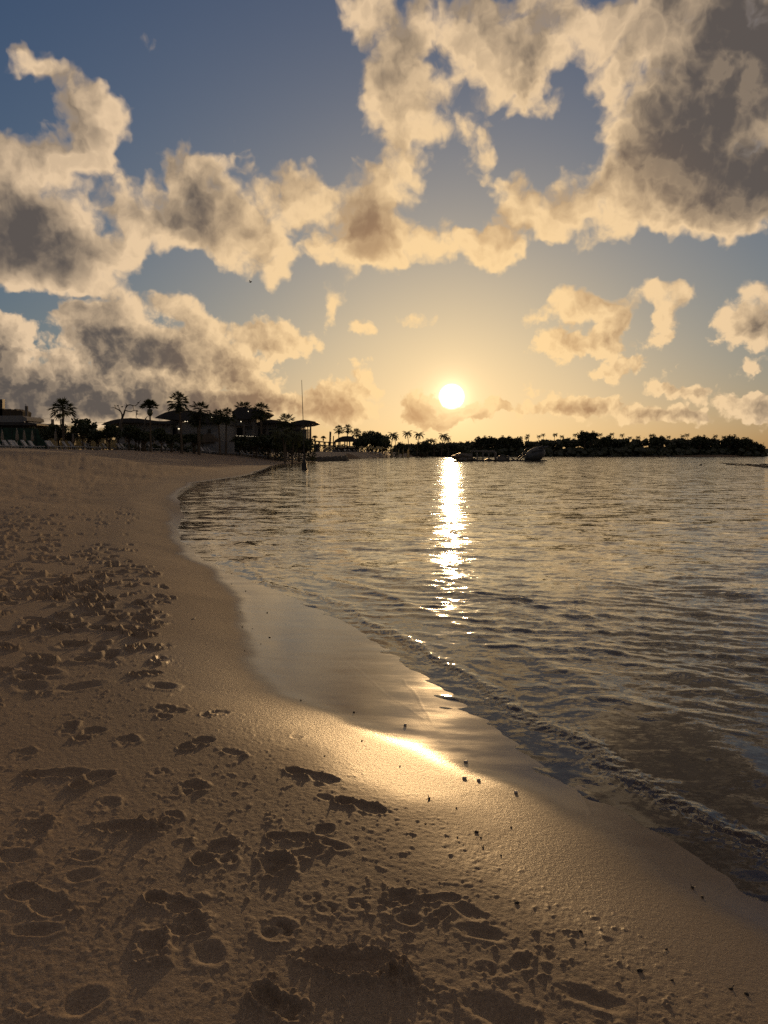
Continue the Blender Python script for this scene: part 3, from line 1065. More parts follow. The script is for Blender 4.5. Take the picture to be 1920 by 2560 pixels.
# ------------------------------------------------------------------ materials of things
M_BARK = simple_mat('palm_bark', (.10, .075, .05), .9, .4, 8)
M_WOOD = simple_mat('grey_dead_wood', (.09, .075, .06), .9, .3, 8)
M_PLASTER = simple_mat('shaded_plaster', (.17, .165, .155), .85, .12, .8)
M_ROOF = simple_mat('dark_roof', (.035, .032, .030), .6, .3, 1.5)
M_DARK = simple_mat('dark_metal', (.03, .028, .026), .5, .3, 3)
M_THATCH = simple_mat('palm_thatch', (.055, .042, .028), .95, .5, 9)
M_WHITE = simple_mat('lounger_plastic', (.36, .35, .33), .55, .1, 4)
M_CLOTH = simple_mat('parasol_cloth', (.20, .17, .13), .9, .2, 4)
M_ROCK = simple_mat('wet_dark_rock', (.05, .042, .032), .8, .5, 2.5)
M_VINYL = simple_mat('inflatable_vinyl', (.035, .038, .038), .5, .25, 1.2, .5)
M_VINYL2 = simple_mat('inflatable_vinyl_pale', (.10, .088, .07), .55, .2, 1.2, .5)
M_NET = simple_mat('green_netting', (.02, .045, .03), .9, .4, 2)
M_GLASSD = simple_mat('dark_opening', (.008, .008, .009), .25, .2, 2)
M_PEB = simple_mat('dark_pebble', (.035, .030, .025), .75, .5, 60, .5)
M_SHELL = simple_mat('pale_shell', (.45, .40, .33), .45, .2, 60, .5)
M_CONC = simple_mat('raw_concrete', (.13, .12, .105), .9, .25, 1)


def leaf_mat(name, col, back=.5):
    m, n, out = new_mat(name)
    t = n.node('ShaderNodeTexCoord').outputs['Object']
    no = n.noise(t, .9, 4, .6).outputs[0]
    c = n.mix(n.ramp(no, .35, .68), tuple(q * .6 for q in col), tuple(q * 1.35 for q in col))
    d = n.node('ShaderNodeBsdfDiffuse')
    n.put(d.inputs[0], c)
    tl = n.node('ShaderNodeBsdfTranslucent')
    n.put(tl.inputs[0], n.v('MULTIPLY', c, (1.1, 1.0, .5)))
    g_ = n.node('ShaderNodeBsdfGlossy')
    g_.inputs['Roughness'].default_value = .45
    g_.inputs['Color'].default_value = (.04, .04, .04, 1)
    a = n.node('ShaderNodeMixShader')
    a.inputs[0].default_value = back
    n.L.new(d.outputs[0], a.inputs[1])
    n.L.new(tl.outputs[0], a.inputs[2])
    b = n.node('ShaderNodeAddShader')
    n.L.new(a.outputs[0], b.inputs[0])
    n.L.new(g_.outputs[0], b.inputs[1])
    n.L.new(b.outputs[0], out.inputs['Surface'])
    return m


M_PALM = leaf_mat('palm_leaf', (.040, .050, .018), .22)
M_LEAF = leaf_mat('tree_leaf', (.035, .045, .016), .18)
M_WOODS = leaf_mat('woods_leaf', (.030, .036, .014), .12)
mc, n, out = new_mat('lit_canvas')                     # thin cloth with the low sun behind it
d = n.node('ShaderNodeBsdfDiffuse')
d.inputs[0].default_value = (.42, .36, .22, 1)
tl = n.node('ShaderNodeBsdfTranslucent')
tl.inputs[0].default_value = (.60, .52, .32, 1)
mx = n.node('ShaderNodeMixShader')
mx.inputs[0].default_value = .55
n.L.new(d.outputs[0], mx.inputs[1])
n.L.new(tl.outputs[0], mx.inputs[2])
n.L.new(mx.outputs[0], out.inputs['Surface'])
M_CANVAS = mc
ml, n, out = new_mat('lit_lamp')
e_ = n.node('ShaderNodeEmission')
e_.inputs[0].default_value = (1, .82, .55, 1)
e_.inputs[1].default_value = 3.0
n.L.new(e_.outputs[0], out.inputs['Surface'])
M_LAMP = ml

# ------------------------------------------------------------------ palms and trees
vr = random.Random(21)


def fan_crown(seed, leaves=34, pet=.75, fan=.85, skirt=0.0, flat=0.0):
    r = random.Random(seed)
    m = MB()
    for k in range(leaves):
        th = k * 2.399 + r.uniform(-.3, .3)
        f = (k + .5) / leaves
        el_ = R(78) - f * R(118 - 60 * flat) + r.uniform(-.12, .12)
        if flat:
            el_ = max(el_, R(-25))
        d = Vector((math.cos(th) * math.cos(el_), math.sin(th) * math.cos(el_), math.sin(el_)))
        pl = pet * r.uniform(.8, 1.2)
        tip = d * pl + Vector((0, 0, -.10 * pl))
        m.tube([(0, 0, 0), d * pl * .5, tip], [.03, .022, .014], 4)
        side = d.cross(Vector((0, 0, 1))).normalized()
        up = side.cross(d)
        nb = 13
        for b in range(nb):
            a = R(-80 + 160 * b / (nb - 1)) + r.uniform(-.05, .05)
            bd = d * math.cos(a) + side * math.sin(a) + up * .12 * math.sin(b * 2.1)
            L = fan * (1 - .25 * abs(a) / R(80)) * r.uniform(.85, 1.1)
            m.leaf(tip, bd * L, .055, .5 + .5 * f)
    if skirt:
        for k in range(26):
            th = k * 2.399
            d = Vector((math.cos(th) * .35, math.sin(th) * .35, -1)) * skirt * r.uniform(.6, 1)
            p = Vector((math.cos(th) * .12, math.sin(th) * .12, -.1 - .5 * r.random() * skirt))
            for q in range(4):
                m.leaf(p, d * .6 + Vector((r.gauss(0, .16), r.gauss(0, .16), 0)), .10, .0)
    return m


def pinnate_crown(seed, fronds=20, L=2.6, leaflets=15, wind=0.0, lw=.045):
    r = random.Random(seed)
    m = MB()
    for k in range(fronds):
        th = k * 2.399 + r.uniform(-.25, .25)
        f = (k + .5) / fronds
        e0 = R(75) - f * R(85)
        pts = []
        p = Vector((0, 0, 0))
        el_ = e0
        n_ = 8
        Lk = L * r.uniform(.8, 1.1)
        for i in range(n_ + 1):
            pts.append(p.copy())
            d = Vector((math.cos(th) * math.cos(el_) + wind * .4 * i / n_, math.sin(th) * math.cos(el_), math.sin(el_)))
            p = p + d.normalized() * Lk / n_
            el_ -= R(13 + 7 * f) * (1 - .2 * i / n_)
        m.tube(pts, [.04 * (1 - .85 * i / n_) for i in range(n_ + 1)], 3, False)
        for i in range(leaflets * 2):
            u = .12 + .88 * (i // 2) / leaflets
            q = u * n_
            i0 = min(int(q), n_ - 1)
            c = pts[i0].lerp(pts[i0 + 1], q - i0)
            t = (pts[i0 + 1] - pts[i0]).normalized()
            s = t.cross(Vector((0, 0, 1))).normalized() * (1 if i % 2 else -1)
            ll = L * .24 * math.sin(math.pi * (u * .85 + .12)) * r.uniform(.8, 1.15)
            m.leaf(c, (s * .75 + t * .5 + Vector((0, 0, -.45))).normalized() * ll, lw, .6)
    return m


def palm(name, label, crown_mb, H, rad, lean=(0, 0), cat='palm tree'):
    t = thing(name, label, cat)
    pts = [(lean[0] * u ** 2, lean[1] * u ** 2, -.2 + (H + .2) * u) for u in (0, .05, .25, .5, .75, 1)]
    MB().tube(pts, [rad * 1.6, rad * 1.25, rad, rad * .9, rad * .85, rad * .8], 8).build('trunk', M_BARK, t, True)
    c = crown_mb.build('crown', M_PALM, t)
    c.location = (lean[0], lean[1], H)
    return t


def leafy(name, label, H, W, seed, trunks=1, leaves=1500, size=.16, low=.35, mat=None, cat='tree', flat=1.0, bare=.0):
    """broad tree: trunk with limbs, crown of leaf clumps with gaps"""
    r = random.Random(seed)
    t = thing(name, label, cat)
    m = MB()
    tips = []
    for k in range(trunks):
        bx_ = r.uniform(-.15, .15) * W * (trunks > 1)
        for b in range(7):
            th = b * 2.399 + seed
            e = Vector((math.cos(th) * W * .36 * r.uniform(.5, 1) + bx_, math.sin(th) * W * .36 * r.uniform(.5, 1), H * (low + (1 - low) * r.uniform(.35, .85))))
            s0 = Vector((bx_, 0, H * low * r.uniform(.6, 1.0)))
            m.tube([s0, s0.lerp(e, .5) + Vector((0, 0, -.06 * H)), e], [W * .022, W * .014, W * .005], 5)
            tips.append(e)
        m.tube([(bx_, 0, -.2), (bx_ * 1.1, 0, H * low * .6), (bx_, 0, H * low)], [W * .045, W * .032, W * .028], 7)
    m.build('trunk', M_BARK, t, True)
    c = MB()
    clumps = []
    for k in range(26):
        th = r.uniform(0, 6.283)
        q = math.sqrt(r.random()) * .86
        zz = H * (low + (1 - low) * (.22 + .62 * r.random() * (1 - .45 * q * q)))
        clumps.append((Vector((math.cos(th) * q * W * .46, math.sin(th) * q * W * .46, zz)), W * r.uniform(.09, .19)))
    for e in tips:
        clumps.append((e, W * .13))
    for k in range(leaves):
        p, rr = r.choice(clumps)
        d = Vector((r.gauss(0, 1), r.gauss(0, 1), r.gauss(0, 1) * .75 * flat)).normalized() * rr * r.random() ** .4
        c.card(p + d, size * r.uniform(.6, 1.3), r)
    c.build('crown', mat or M_LEAF, t)
    return t


def put(kind, px, py_top, Y, H, label, group=None, rz=None, sink=0.0):
    """stand a tree of built height H at photo column px so that its top reaches py_top"""
    p = foot(px, Y)
    top = at(px, py_top, Y).z
    s = (top - p.z) / H
    return kind.place((p.x, p.y, p.z - sink), vr.uniform(0, 6.28) if rz is None else rz, s, label, group)


GP = 'fan palms in front of the resort'
kA = Kind(palm('fan_palm', 'x', fan_crown(1), 4.6, .13))
kB = Kind(palm('fan_palm', 'x', fan_crown(2, 40, .75, .7, 0, 1.0).tube([(0, 0, -.9), (0, 0, -.6), (0, 0, -.1)], [.16, .34, .28], 8), 5.2, .11))
kC = Kind(palm('fan_palm', 'x', fan_crown(3, 34, .85, .8, 1.3), 6.2, .15, (-.25, 0)))
kD = Kind(palm('fan_palm', 'x', fan_crown(4, 32, .9, .8, .5), 5.6, .13, (.2, 0)))
put(kA, 163, 996, 101, 5.7, 'fan palm with drooping round crown standing alone left of the bare tree', GP)
put(kB, 379, 1000, 106, 6.2, 'umbrella-topped fan palm between the bare tree and the big curved roof', GP)
put(kC, 456, 980, 112, 7.4, 'tallest fan palm with a skirt of dead leaves before the curved roof', GP, 0)
put(kD, 500, 1003, 116, 6.8, 'wind-blown fan palm just right of the tallest one', GP, 0)
put(kD, 497, 1030, 117, 6.8, 'shorter fan palm under the wind-blown one', GP, 2)
put(kC, 551, 1024, 128, 7.4, 'leaning fan palm left in the cluster before the tower roof', GP, 1)
put(kC, 566, 1020, 130, 7.4, 'fan palm right in the cluster before the tower roof', GP, 3)
put(kD, 616, 1003, 158, 6.8, 'fan palm rising behind the tower roof', GP, 4)
put(kC, 655, 1006, 150, 7.4, 'fan palm beside the right end of the tower roof', GP, 5)
put(kD, 714, 1033, 138, 6.8, 'fan palm before the low curved roof right of the tower', GP, 1)
GP2 = 'fan palms above the beach pavilion'
put(kC, 847, 1063, 324, 7.4, 'left of the two fan palms above the pavilion', GP2, 2)
put(kC, 868, 1061, 326, 7.4, 'right of the two fan palms above the pavilion', GP2, 4)
put(kA, 892, 1071, 326, 5.7, 'lower fan palm at the right end of the pavilion roof', GP2, 2)
put(kB, 788, 1089, 300, 6.2, 'small round-headed palm left of the dark post', GP2, 2)
put(kB, 809, 1090, 302, 6.2, 'small round-headed palm right before the dark post', GP2, 1)

kE = Kind(palm('coconut_palm', 'x', pinnate_crown(11, 20, 2.3, 15), 3.4, .10, (.3, 0)))
kF = Kind(palm('coconut_palm', 'x', pinnate_crown(12, 18, 2.0, 13, .5, .06), 6.8, .12, (.6, 0)))
kG = Kind(palm('coconut_palm', 'x', pinnate_crown(13, 15, 2.0, 12, -.3, .07), 7.2, .12, (-.5, .2)))
GC = 'coconut palms on the sand by the rock spit'
put(kE, 713, 1062, 124, 4.7, 'coconut palm with spreading fronds, left of a pair on the sand', GC, 3)
put(kE, 731, 1068, 126, 4.7, 'coconut palm with spreading fronds, right of a pair on the sand', GC, 0)
GC2 = 'coconut palms at the far end of the bay'
for px, py, Y, k_, lb in [(977, 1078, 300, kF, 'slender coconut palm right of the dense dark trees'), (991, 1088, 296, kG, 'bushy coconut palm leaning left beside the slender one'),
                          (966, 1096, 292, kG, 'short coconut palm at the edge of the dense trees'), (1023, 1078, 310, kG, 'tall thin coconut palm left of the wide one'),
                          (1042, 1077, 312, kF, 'wide-headed coconut palm right of the tall thin one'), (1103, 1081, 350, kF, 'tallest coconut palm in the glare below the sun'),
                          (1121, 1092, 352, kG, 'coconut palm in the glare right of the tallest one'), (1068, 1094, 356, kF, 'small coconut palm in the sun glare'), (1085, 1098, 362, kG, 'lower coconut palm deep in the sun glare')]:
    put(k_, px, py, Y, 7.9, lb, GC2, vr.uniform(-.6, .6))

# palms standing out of the headland's skyline
GH = 'palms along the headland skyline'
head = [(1166, 1098), (1301, 1092), (1320, 1083), (1314, 1090), (1343, 1084), (1358, 1082), (1383, 1083), (1405, 1087), (1417, 1090), (1437, 1085), (1485, 1081), (1501, 1083), (1524, 1080), (1554, 1086), (1569, 1089),
        (1623, 1080), (1670, 1089), (1701, 1086), (1717, 1084), (1732, 1089), (1787, 1086), (1803, 1086), (1595, 1092), (1865, 1094)]
head.sort()
for i, (px, py) in enumerate(head):
    Y = 404 + vr.uniform(0, 10)
    x = (px - 960) / F * Y
    gz = 2.2
    top = at(px, py, Y).z
    big_ = 1.25 if px == 1623 else 1.0
    k_ = (kF, kG)[i % 2]
    k_.place((x, Y, top - 7.9 * .95 * big_), vr.uniform(-.8, .8), .95 * big_ * vr.uniform(.92, 1.05),
             ('largest wind-swept coconut palm' if px == 1623 else 'coconut palm') + ', ' + ORD[i] + ' from the left on the headland skyline', GH)

# small dark trees in front of the resort
GT = 'small dark trees between the loungers and the resort'
kS = Kind(leafy('shade_tree', 'x', 3.2, 3.0, 5, 1, 1500, .16, .38))
kS2 = Kind(leafy('shade_tree', 'x', 3.0, 2.6, 8, 2, 1300, .16, .42))
small = [(124, 1070, 104, kS2, 'small dark tree at the left end of the lit canvas fence'), (150, 1062, 106, kS, 'dark tree just left of the lone fan palm trunk'), (181, 1078, 108, kS2, 'low dark tree right of the lone fan palm trunk'),
         (210, 1049, 100, kS, 'rounded dark tree between the lone palm and the bare tree'), (226, 1070, 103, kS2, 'small tree with a slanting branch beside the rounded one'), (246, 1074, 105, kS2, 'small dark tree before the left tip of the low roof'),
         (276, 1062, 104, kS, 'dark flat-topped tree under the left tip of the low roof'), (325, 1064, 107, kS, 'broad dark tree before the pale wall, right of the bare tree'), (345, 1070, 108, kS2, 'dark tree tight against the broad one'),
         (364, 1076, 108, kS2, 'small dark tree left of the umbrella-topped palm'), (406, 1072, 110, kS, 'round dark tree right of the umbrella-topped palm'), (430, 1084, 112, kS2, 'small dark tree by the lit window'),
         (458, 1086, 116, kS, 'low dark tree at the foot of the tallest palm'), (487, 1082, 118, kS2, 'dark tree at the foot of the wind-blown palm'), (600, 1092, 135, kS, 'dark low tree under the tower block'),
         (640, 1090, 138, kS2, 'dark low tree left of the columned block'), (672, 1088, 140, kS, 'dark low tree before the columns'), (690, 1092, 140, kS2, 'dark low tree right of the columns'), (748, 1086, 142, kS, 'dark tree under the flat wing roof'),
         (762, 1094, 146, kS2, 'small dark tree below the scaffold'), (88, 1066, 112, kS2, 'dark bush-like tree at the corner of the unfinished building')]
for px, py, Y, k_, lb in small:
    put(k_, px, py, Y, 3.05, lb, GT)

# dense trees before the far bay
GD = 'dense trees at the far end of the beach'
kT = Kind(leafy('broad_tree', 'x', 8.0, 8.5, 15, 1, 2600, .34, .22))
kT2 = Kind(leafy('broad_tree', 'x', 8.0, 7.0, 18, 2, 2200, .34, .18))
for px, py, Y, k_, lb in [(906, 1090, 322, kT2, 'dark tree at the left of the dense clump'), (921, 1080, 328, kT, 'tree with wispy top in the dense clump'), (936, 1077, 332, kT2, 'tallest tree of the dense clump'),
                          (949, 1082, 330, kT, 'spiky-topped tree at the right of the dense clump'), (960, 1094, 326, kT2, 'lowest tree at the right edge of the dense clump'), (1006, 1106, 330, kT, 'low tree between the coconut palms in the glare'),
                          (1056, 1102, 345, kT2, 'low tree left of the tallest glare palm'), (893, 1097, 320, kT2, 'small tree right behind the pavilion')]:
    put(k_, px, py, Y, 7.6, lb, GD)
GX_ = 'crowns standing out of the headland wood'
xs = [(1205, 1092), (1232, 1093), (1262, 1091), (1290, 1094), (1460, 1079), (1474, 1080), (1512, 1090), (1640, 1090), (1745, 1090), (1770, 1095), (1820, 1089), (1840, 1095), (1866, 1096), (1890, 1108), (1902, 1118)]
kH = Kind(leafy('headland_tree', 'x', 9.0, 9.0, 31, 1, 1500, .5, .3, M_WOODS))
for i, (px, py) in enumerate(xs):
    lb = {1460: 'tall ragged tree left of a close pair on the headland', 1474: 'tall ragged tree right of a close pair on the headland'}.get(px, 'broad tree crown, ' + ORD[i] + ' from the left along the headland wood')
    Y = 400 if px < 1860 else 392
    x = (px - 960) / F * Y
    top = at(px, py, Y).z
    kH.place((x, Y, max(.2, top - 8.6)), vr.uniform(0, 6.2), min(1.0, (top - .2) / 8.6), lb, GX_)

# the wood itself: one mass of crowns nobody could count
wm = MB()
wr_ = random.Random(77)
sky_line = [(985, 1112), (1000, 1110), (1100, 1108), (1180, 1104), (1200, 1098), (1245, 1096), (1300, 1101), (1380, 1099), (1440, 1096), (1600, 1097), (1700, 1096), (1760, 1098), (1830, 1099), (1862, 1104), (1882, 1113), (1898, 1121), (1912, 1134)]
for k in range(620):
    px = wr_.uniform(985, 1912)
    pyt = np.interp(px, [a for a, b in sky_line], [b for a, b in sky_line])
    row = wr_.random()
    Y = 399 + 30 * row - (8 if px > 1850 else 0)
    if px < 1180:
        Y = 385 + 60 * row
    x = (px - 960) / F * Y
    top = at(px, pyt + wr_.uniform(0, 5), Y).z
    zc = .6 + (top - .6) * wr_.random() ** .6
    rr = wr_.uniform(1.2, 2.6) * min(1, .3 + top / 8)
    zc = min(zc, top - rr * .6)
    wm.ball((x, Y, zc), (rr * .8, rr * .8, rr * .7), 7, 5, .12, k)
    for q in range(26):
        d = Vector((wr_.gauss(0, 1), wr_.gauss(0, 1), wr_.gauss(0, 1))).normalized() * rr * wr_.uniform(.75, 1.12)
        wm.card((x + d.x, Y + d.y, max(.2, zc + d.z * .85)), wr_.uniform(.35, .8), wr_)
for k in range(800):
    px = wr_.uniform(1000, 1908)
    Y = 397 + 10 * wr_.random() - (7 if px > 1850 else 0)
    x = (px - 960) / F * Y
    rr = wr_.uniform(1.0, 1.7)
    zc = wr_.uniform(.3, 3.6) * (1 if px < 1860 else .6)
    wm.ball((x, Y, zc), (rr * 1.3, rr, rr), 7, 5, .12, k)
    for q in range(6):
        d = Vector((wr_.gauss(0, 1), wr_.gauss(0, 1), wr_.gauss(0, 1))).normalized() * rr * 1.1
        wm.card((x + d.x * 1.2, Y + d.y, max(.2, zc + d.z)), wr_.uniform(.3, .7), wr_)
wood = wm.build('woods', M_WOODS)
wood['kind'] = 'stuff'
wood['label'] = 'dark dense wood covering the headland across the bay'

# far hills beyond the point
hm = MB()
hx = [(1500 + 40 * i) for i in range(60)]
prof = [(x, 2200, 10 + 6 * math.sin(i * .23) + 3 * math.sin(i * .9)) for i, x in enumerate(hx)]
vs_ = []
for x, y, z in prof:
    vs_ += [(x * .62 + 160, y, -2), (x * .62 + 160, y + 60, z), (x * .62 + 160, y + 300, -2)]
fs_ = []
for i in range(len(prof) - 1):
    for j in (0, 1):
        fs_.append((i * 3 + j, (i + 1) * 3 + j, (i + 1) * 3 + j + 1, i * 3 + j + 1))
hm.add(vs_, fs_)
hl = hm.build('hills', M_WOODS, None, True)
hl['kind'] = 'structure'
hl['label'] = 'low distant land beyond the headland point'

# ------------------------------------------------------------------ bare tree
bt = thing('bare_tree', 'leafless dead tree with twisting forked branches rising above the low roof', 'tree', foot(296, 112))
b0 = Vector(bt.location)


def bp(px, py, dy=0.0):
    return at(px, py, 112 + dy) - b0


def limb(m, pts, r0, r1):
    n_ = len(pts)
    P_ = [bp(*p) for p in pts]
    m.tube(P_, [r0 + (r1 - r0) * i / (n_ - 1) for i in range(n_)], 6)


tm = MB()
tm.tube([Vector((0, 0, -.3)), bp(292, 1103), bp(297, 1080), bp(303, 1055), bp(306, 1044)], [.42, .34, .26, .20, .17], 8)
tm.build('trunk', M_WOOD, bt, True)
bm_ = MB()
limb(bm_, [(306, 1044), (305, 1036), (302, 1029, 1), (296, 1024, 1), (291, 1022, 2), (285, 1019), (277, 1020)], .13, .03)
limb(bm_, [(302, 1029, 1), (297, 1018, 2), (294, 1015)], .06, .02)
limb(bm_, [(291, 1022, 2), (286, 1013), (289, 1014)], .05, .02)
limb(bm_, [(306, 1044), (310, 1034), (312, 1026), (315, 1018), (319, 1013), (325, 1012), (332, 1014), (338, 1015), (343, 1011), (347, 1006), (350, 1002)], .14, .025)
limb(bm_, [(312, 1026), (320, 1028, -1), (328, 1029, -1), (335, 1026), (341, 1026), (345, 1030)], .08, .03)
limb(bm_, [(332, 1014), (333, 1020), (335, 1026)], .05, .03)
limb(bm_, [(315, 1018), (316, 1010), (312, 1006)], .05, .015)
limb(bm_, [(341, 1026), (341, 1036), (340, 1043), (344, 1046)], .07, .03)
limb(bm_, [(342, 1036), (348, 1035), (353, 1035)], .05, .02)
limb(bm_, [(343, 1026), (345, 1028), (344, 1033), (341, 1036)], .05, .03)
limb(bm_, [(350, 1002), (353, 1000)], .02, .01)
bm_.build('branch', M_WOOD, bt, True)
dt = thing('bare_tree', 'smaller leafless dead tree right of the twisting one, with slanting stubs', 'tree', foot(358, 111))
b0 = Vector(dt.location)
dm = MB()
dm.tube([Vector((0, 0, -.3)), bp(357, 1090), bp(360, 1070), bp(363, 1052), bp(364, 1046)], [.24, .2, .16, .10, .08], 7)
dm.build('trunk', M_WOOD, dt, True)
dm = MB()
limb(dm, [(364, 1048), (367, 1042), (371, 1041)], .08, .02)
limb(dm, [(364, 1049), (362, 1044)], .06, .02)
dm.build('branch', M_WOOD, dt, True)
dm = MB()
limb(dm, [(359, 1075), (366, 1071), (373, 1069)], .08, .03)
dm.build('branch', M_WOOD, dt, True)


def bird(px, py, Y, label, s=1.0, flying=False):
    m = MB()
    m.ball((0, 0, 0), (.16 * s, .09 * s, .10 * s), 8, 6)
    m.ball((.15 * s, 0, .08 * s), .055 * s, 6, 5)
    m.leaf((-.1 * s, 0, 0), (-.22 * s, 0, -.02), .04 * s)
    m.leaf((.2 * s, 0, .08 * s), (.06 * s, 0, 0), .012 * s)
    if flying:
        for k in (-1, 1):
            m.add([(.06 * s, 0, .05 * s), (-.08 * s, 0, .05 * s), (-.1 * s, k * .45 * s, .16 * s), (.0, k * .5 * s, .15 * s)], [(0, 1, 2, 3)])
            m.add([(.0, k * .5 * s, .15 * s), (-.1 * s, k * .45 * s, .16 * s), (-.16 * s, k * .85 * s, .04 * s)], [(0, 1, 2)])
    o = m.build('bird', M_DARK, None, True)
    o.location = at(px, py, Y)
    return tag(o, label, 'bird')


bird(294, 1014.4, 114, 'small dark bird on a left twig of the bare tree', .9)
bird(305, 1017, 112, 'small dark bird in the middle of the bare tree', .9)
bird(345.5, 1007, 112, 'small dark bird near the top right tip of the bare tree', .9)
bird(626, 705, 140, 'tiny bird flying below the middle cloud bank', 1.3, True)

# ------------------------------------------------------------------ the resort building
def pix_prism(outline, D, depth, mat, name, parent, smooth=False):
    """a slab or wall whose seaward face has this outline (photo pixels) at distance D, and real depth behind"""
    o0 = Vector(parent.location)
    pts = [at(px, py, D) - o0 for px, py in outline]
    m = MB()
    m.prism([(p.x, p.z) for p in pts], D - o0.y, D - o0.y + depth)
    return m.build(name, mat, parent, smooth)


rb = thing('resort_building', 'long dark beach resort with curved overhanging roofs, pale walls and slim columns', 'building', foot(470, 132))
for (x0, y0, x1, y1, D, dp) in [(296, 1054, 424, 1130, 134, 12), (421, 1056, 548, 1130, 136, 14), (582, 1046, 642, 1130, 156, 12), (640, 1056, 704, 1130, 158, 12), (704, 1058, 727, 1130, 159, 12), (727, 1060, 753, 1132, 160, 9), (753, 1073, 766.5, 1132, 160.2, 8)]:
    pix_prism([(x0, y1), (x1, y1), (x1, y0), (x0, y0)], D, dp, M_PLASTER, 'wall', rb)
pix_prism([(252.5, 1062), (262, 1056), (278, 1051), (292, 1048), (307, 1046), (326, 1045), (346, 1046), (363, 1048), (379, 1051), (397, 1052.5), (414, 1052.5), (428, 1051), (428, 1060), (396, 1059), (350, 1056.5), (300, 1056.5), (265, 1063)], 132, 15, M_ROOF, 'roof', rb)
pix_prism([(386.6, 1045), (395, 1039.5), (404, 1035), (413, 1031), (423, 1028), (433, 1026), (442, 1025), (455, 1025), (468, 1026.5), (491, 1029.5), (516, 1033), (541, 1036), (548, 1038), (548, 1058), (520, 1058), (470, 1053), (433, 1049), (408, 1047)], 135, 16, M_ROOF, 'roof', rb)
pix_prism([(579.5, 1029), (586, 1025), (593, 1020), (600, 1017), (610, 1018), (625, 1021), (645, 1024), (658, 1026), (661, 1030), (652, 1036), (640, 1042), (626, 1047), (612, 1048.5), (596, 1048), (582, 1046)], 154, 14, M_ROOF, 'roof', rb)
pix_prism([(636, 1059), (646, 1055), (657, 1051.5), (667, 1049.5), (677.5, 1049), (690, 1050), (702, 1052), (726, 1057), (726, 1061), (700, 1058), (670, 1057), (645, 1061)], 156, 14, M_ROOF, 'roof', rb)
pix_prism([(727, 1056), (742, 1052), (758.5, 1049.3), (775, 1051.5), (789, 1054), (789, 1055.5), (774, 1060.5), (755, 1063), (727, 1062)], 158, 12, M_ROOF, 'roof', rb)
o0 = Vector(rb.location)
for (px, py0, py1, D, w) in [(610, 1046, 1125, 155.3, .45), (634.5, 1056, 1125, 155.2, .5), (618, 1047, 1060, 155.1, .18), (629, 1047, 1060, 155.1, .18), (633, 1045, 1060, 155.6, .2), (669, 1058, 1120, 157, .3), (691, 1058, 1120, 157, .3), (701, 1059, 1120, 157.1, .3), (776.3, 1058, 1135, 159, .32)]:
    a_, b_ = at(px, py0, D) - o0, at(px, py1, D) - o0
    MB().box((a_.x, a_.y, (a_.z + b_.z) / 2), (w, w, a_.z - b_.z)).build('column', M_CONC, rb)
for (x0, y0, x1, y1, D) in [(432, 1069, 444, 1086, 135.9), (519, 1073, 526, 1083, 135.9), (592, 1070, 606, 1092, 155.9), (646, 1072, 664, 1100, 157.9), (673, 1072, 688, 1100, 157.9), (731, 1074, 750, 1100, 159.9), (545, 1041, 560, 1056, 136.2)]:
    pix_prism([(x0, y1), (x1, y1), (x1, y0), (x0, y0)], D, .12, M_GLASSD, 'window', rb)
pix_prism([(585, 1062), (640, 1064), (640, 1066), (585, 1064)], 155, 1.2, M_CONC, 'balcony', rb)
pix_prism([(583, 1090), (642, 1093), (642, 1095.5), (583, 1092.5)], 153, 4, M_CONC, 'balcony', rb)
# clerestory strip and small lamps that are lit in the evening
for (px, py, D, w, h_) in [(447.5, 1072, 135.8, .55, .14), (529.5, 1043.5, 134.8, .55, .12), (463, 1053.4, 135.2, .3, .09), (468, 1053.6, 135.2, .16, .09), (602.5, 1054, 155.2, .2, .2), (620.5, 1028.3, 153.8, .14, .14)]:
    p = at(px, py, D) - o0
    MB().box(p, (w * .6, .08, h_ * .6)).build('lamp', M_LAMP, rb)
for i in range(14):
    p = at(591 + i * 3.6, 1089.4 + i * .12, 152.8) - o0
    MB().ball(p, .028, 6, 4).build('lamp', M_LAMP, rb)

scf = thing('scaffold', 'light metal scaffold ladder standing under the flat wing roof', 'scaffold', foot(772, 157))
o0 = Vector(scf.location)
m = MB()
for px in (768.5, 775):
    for dy in (0, 1.2):
        a_, b_ = at(px, 1064, 157) - o0, at(px, 1134, 157) - o0
        m.tube([(b_.x, dy, b_.z), (a_.x, dy, a_.z)], .05, 5)
for k in range(7):
    z_ = (at(770, 1066 + k * 8, 157) - o0)
    x0_, x1_ = (at(768.5, 1066, 157) - o0).x, (at(775, 1066, 157) - o0).x
    for dy in (0, 1.2):
        m.tube([(x0_, dy, z_.z), (x1_, dy, z_.z)], .04, 5)
for px in (768.5, 775):
    for py in (1066, 1098, 1130):
        q_ = at(px, py, 157) - o0
        m.tube([(q_.x, 0, q_.z), (q_.x, 1.2, q_.z)], .04, 5)
m.build('frame', M_DARK, scf)

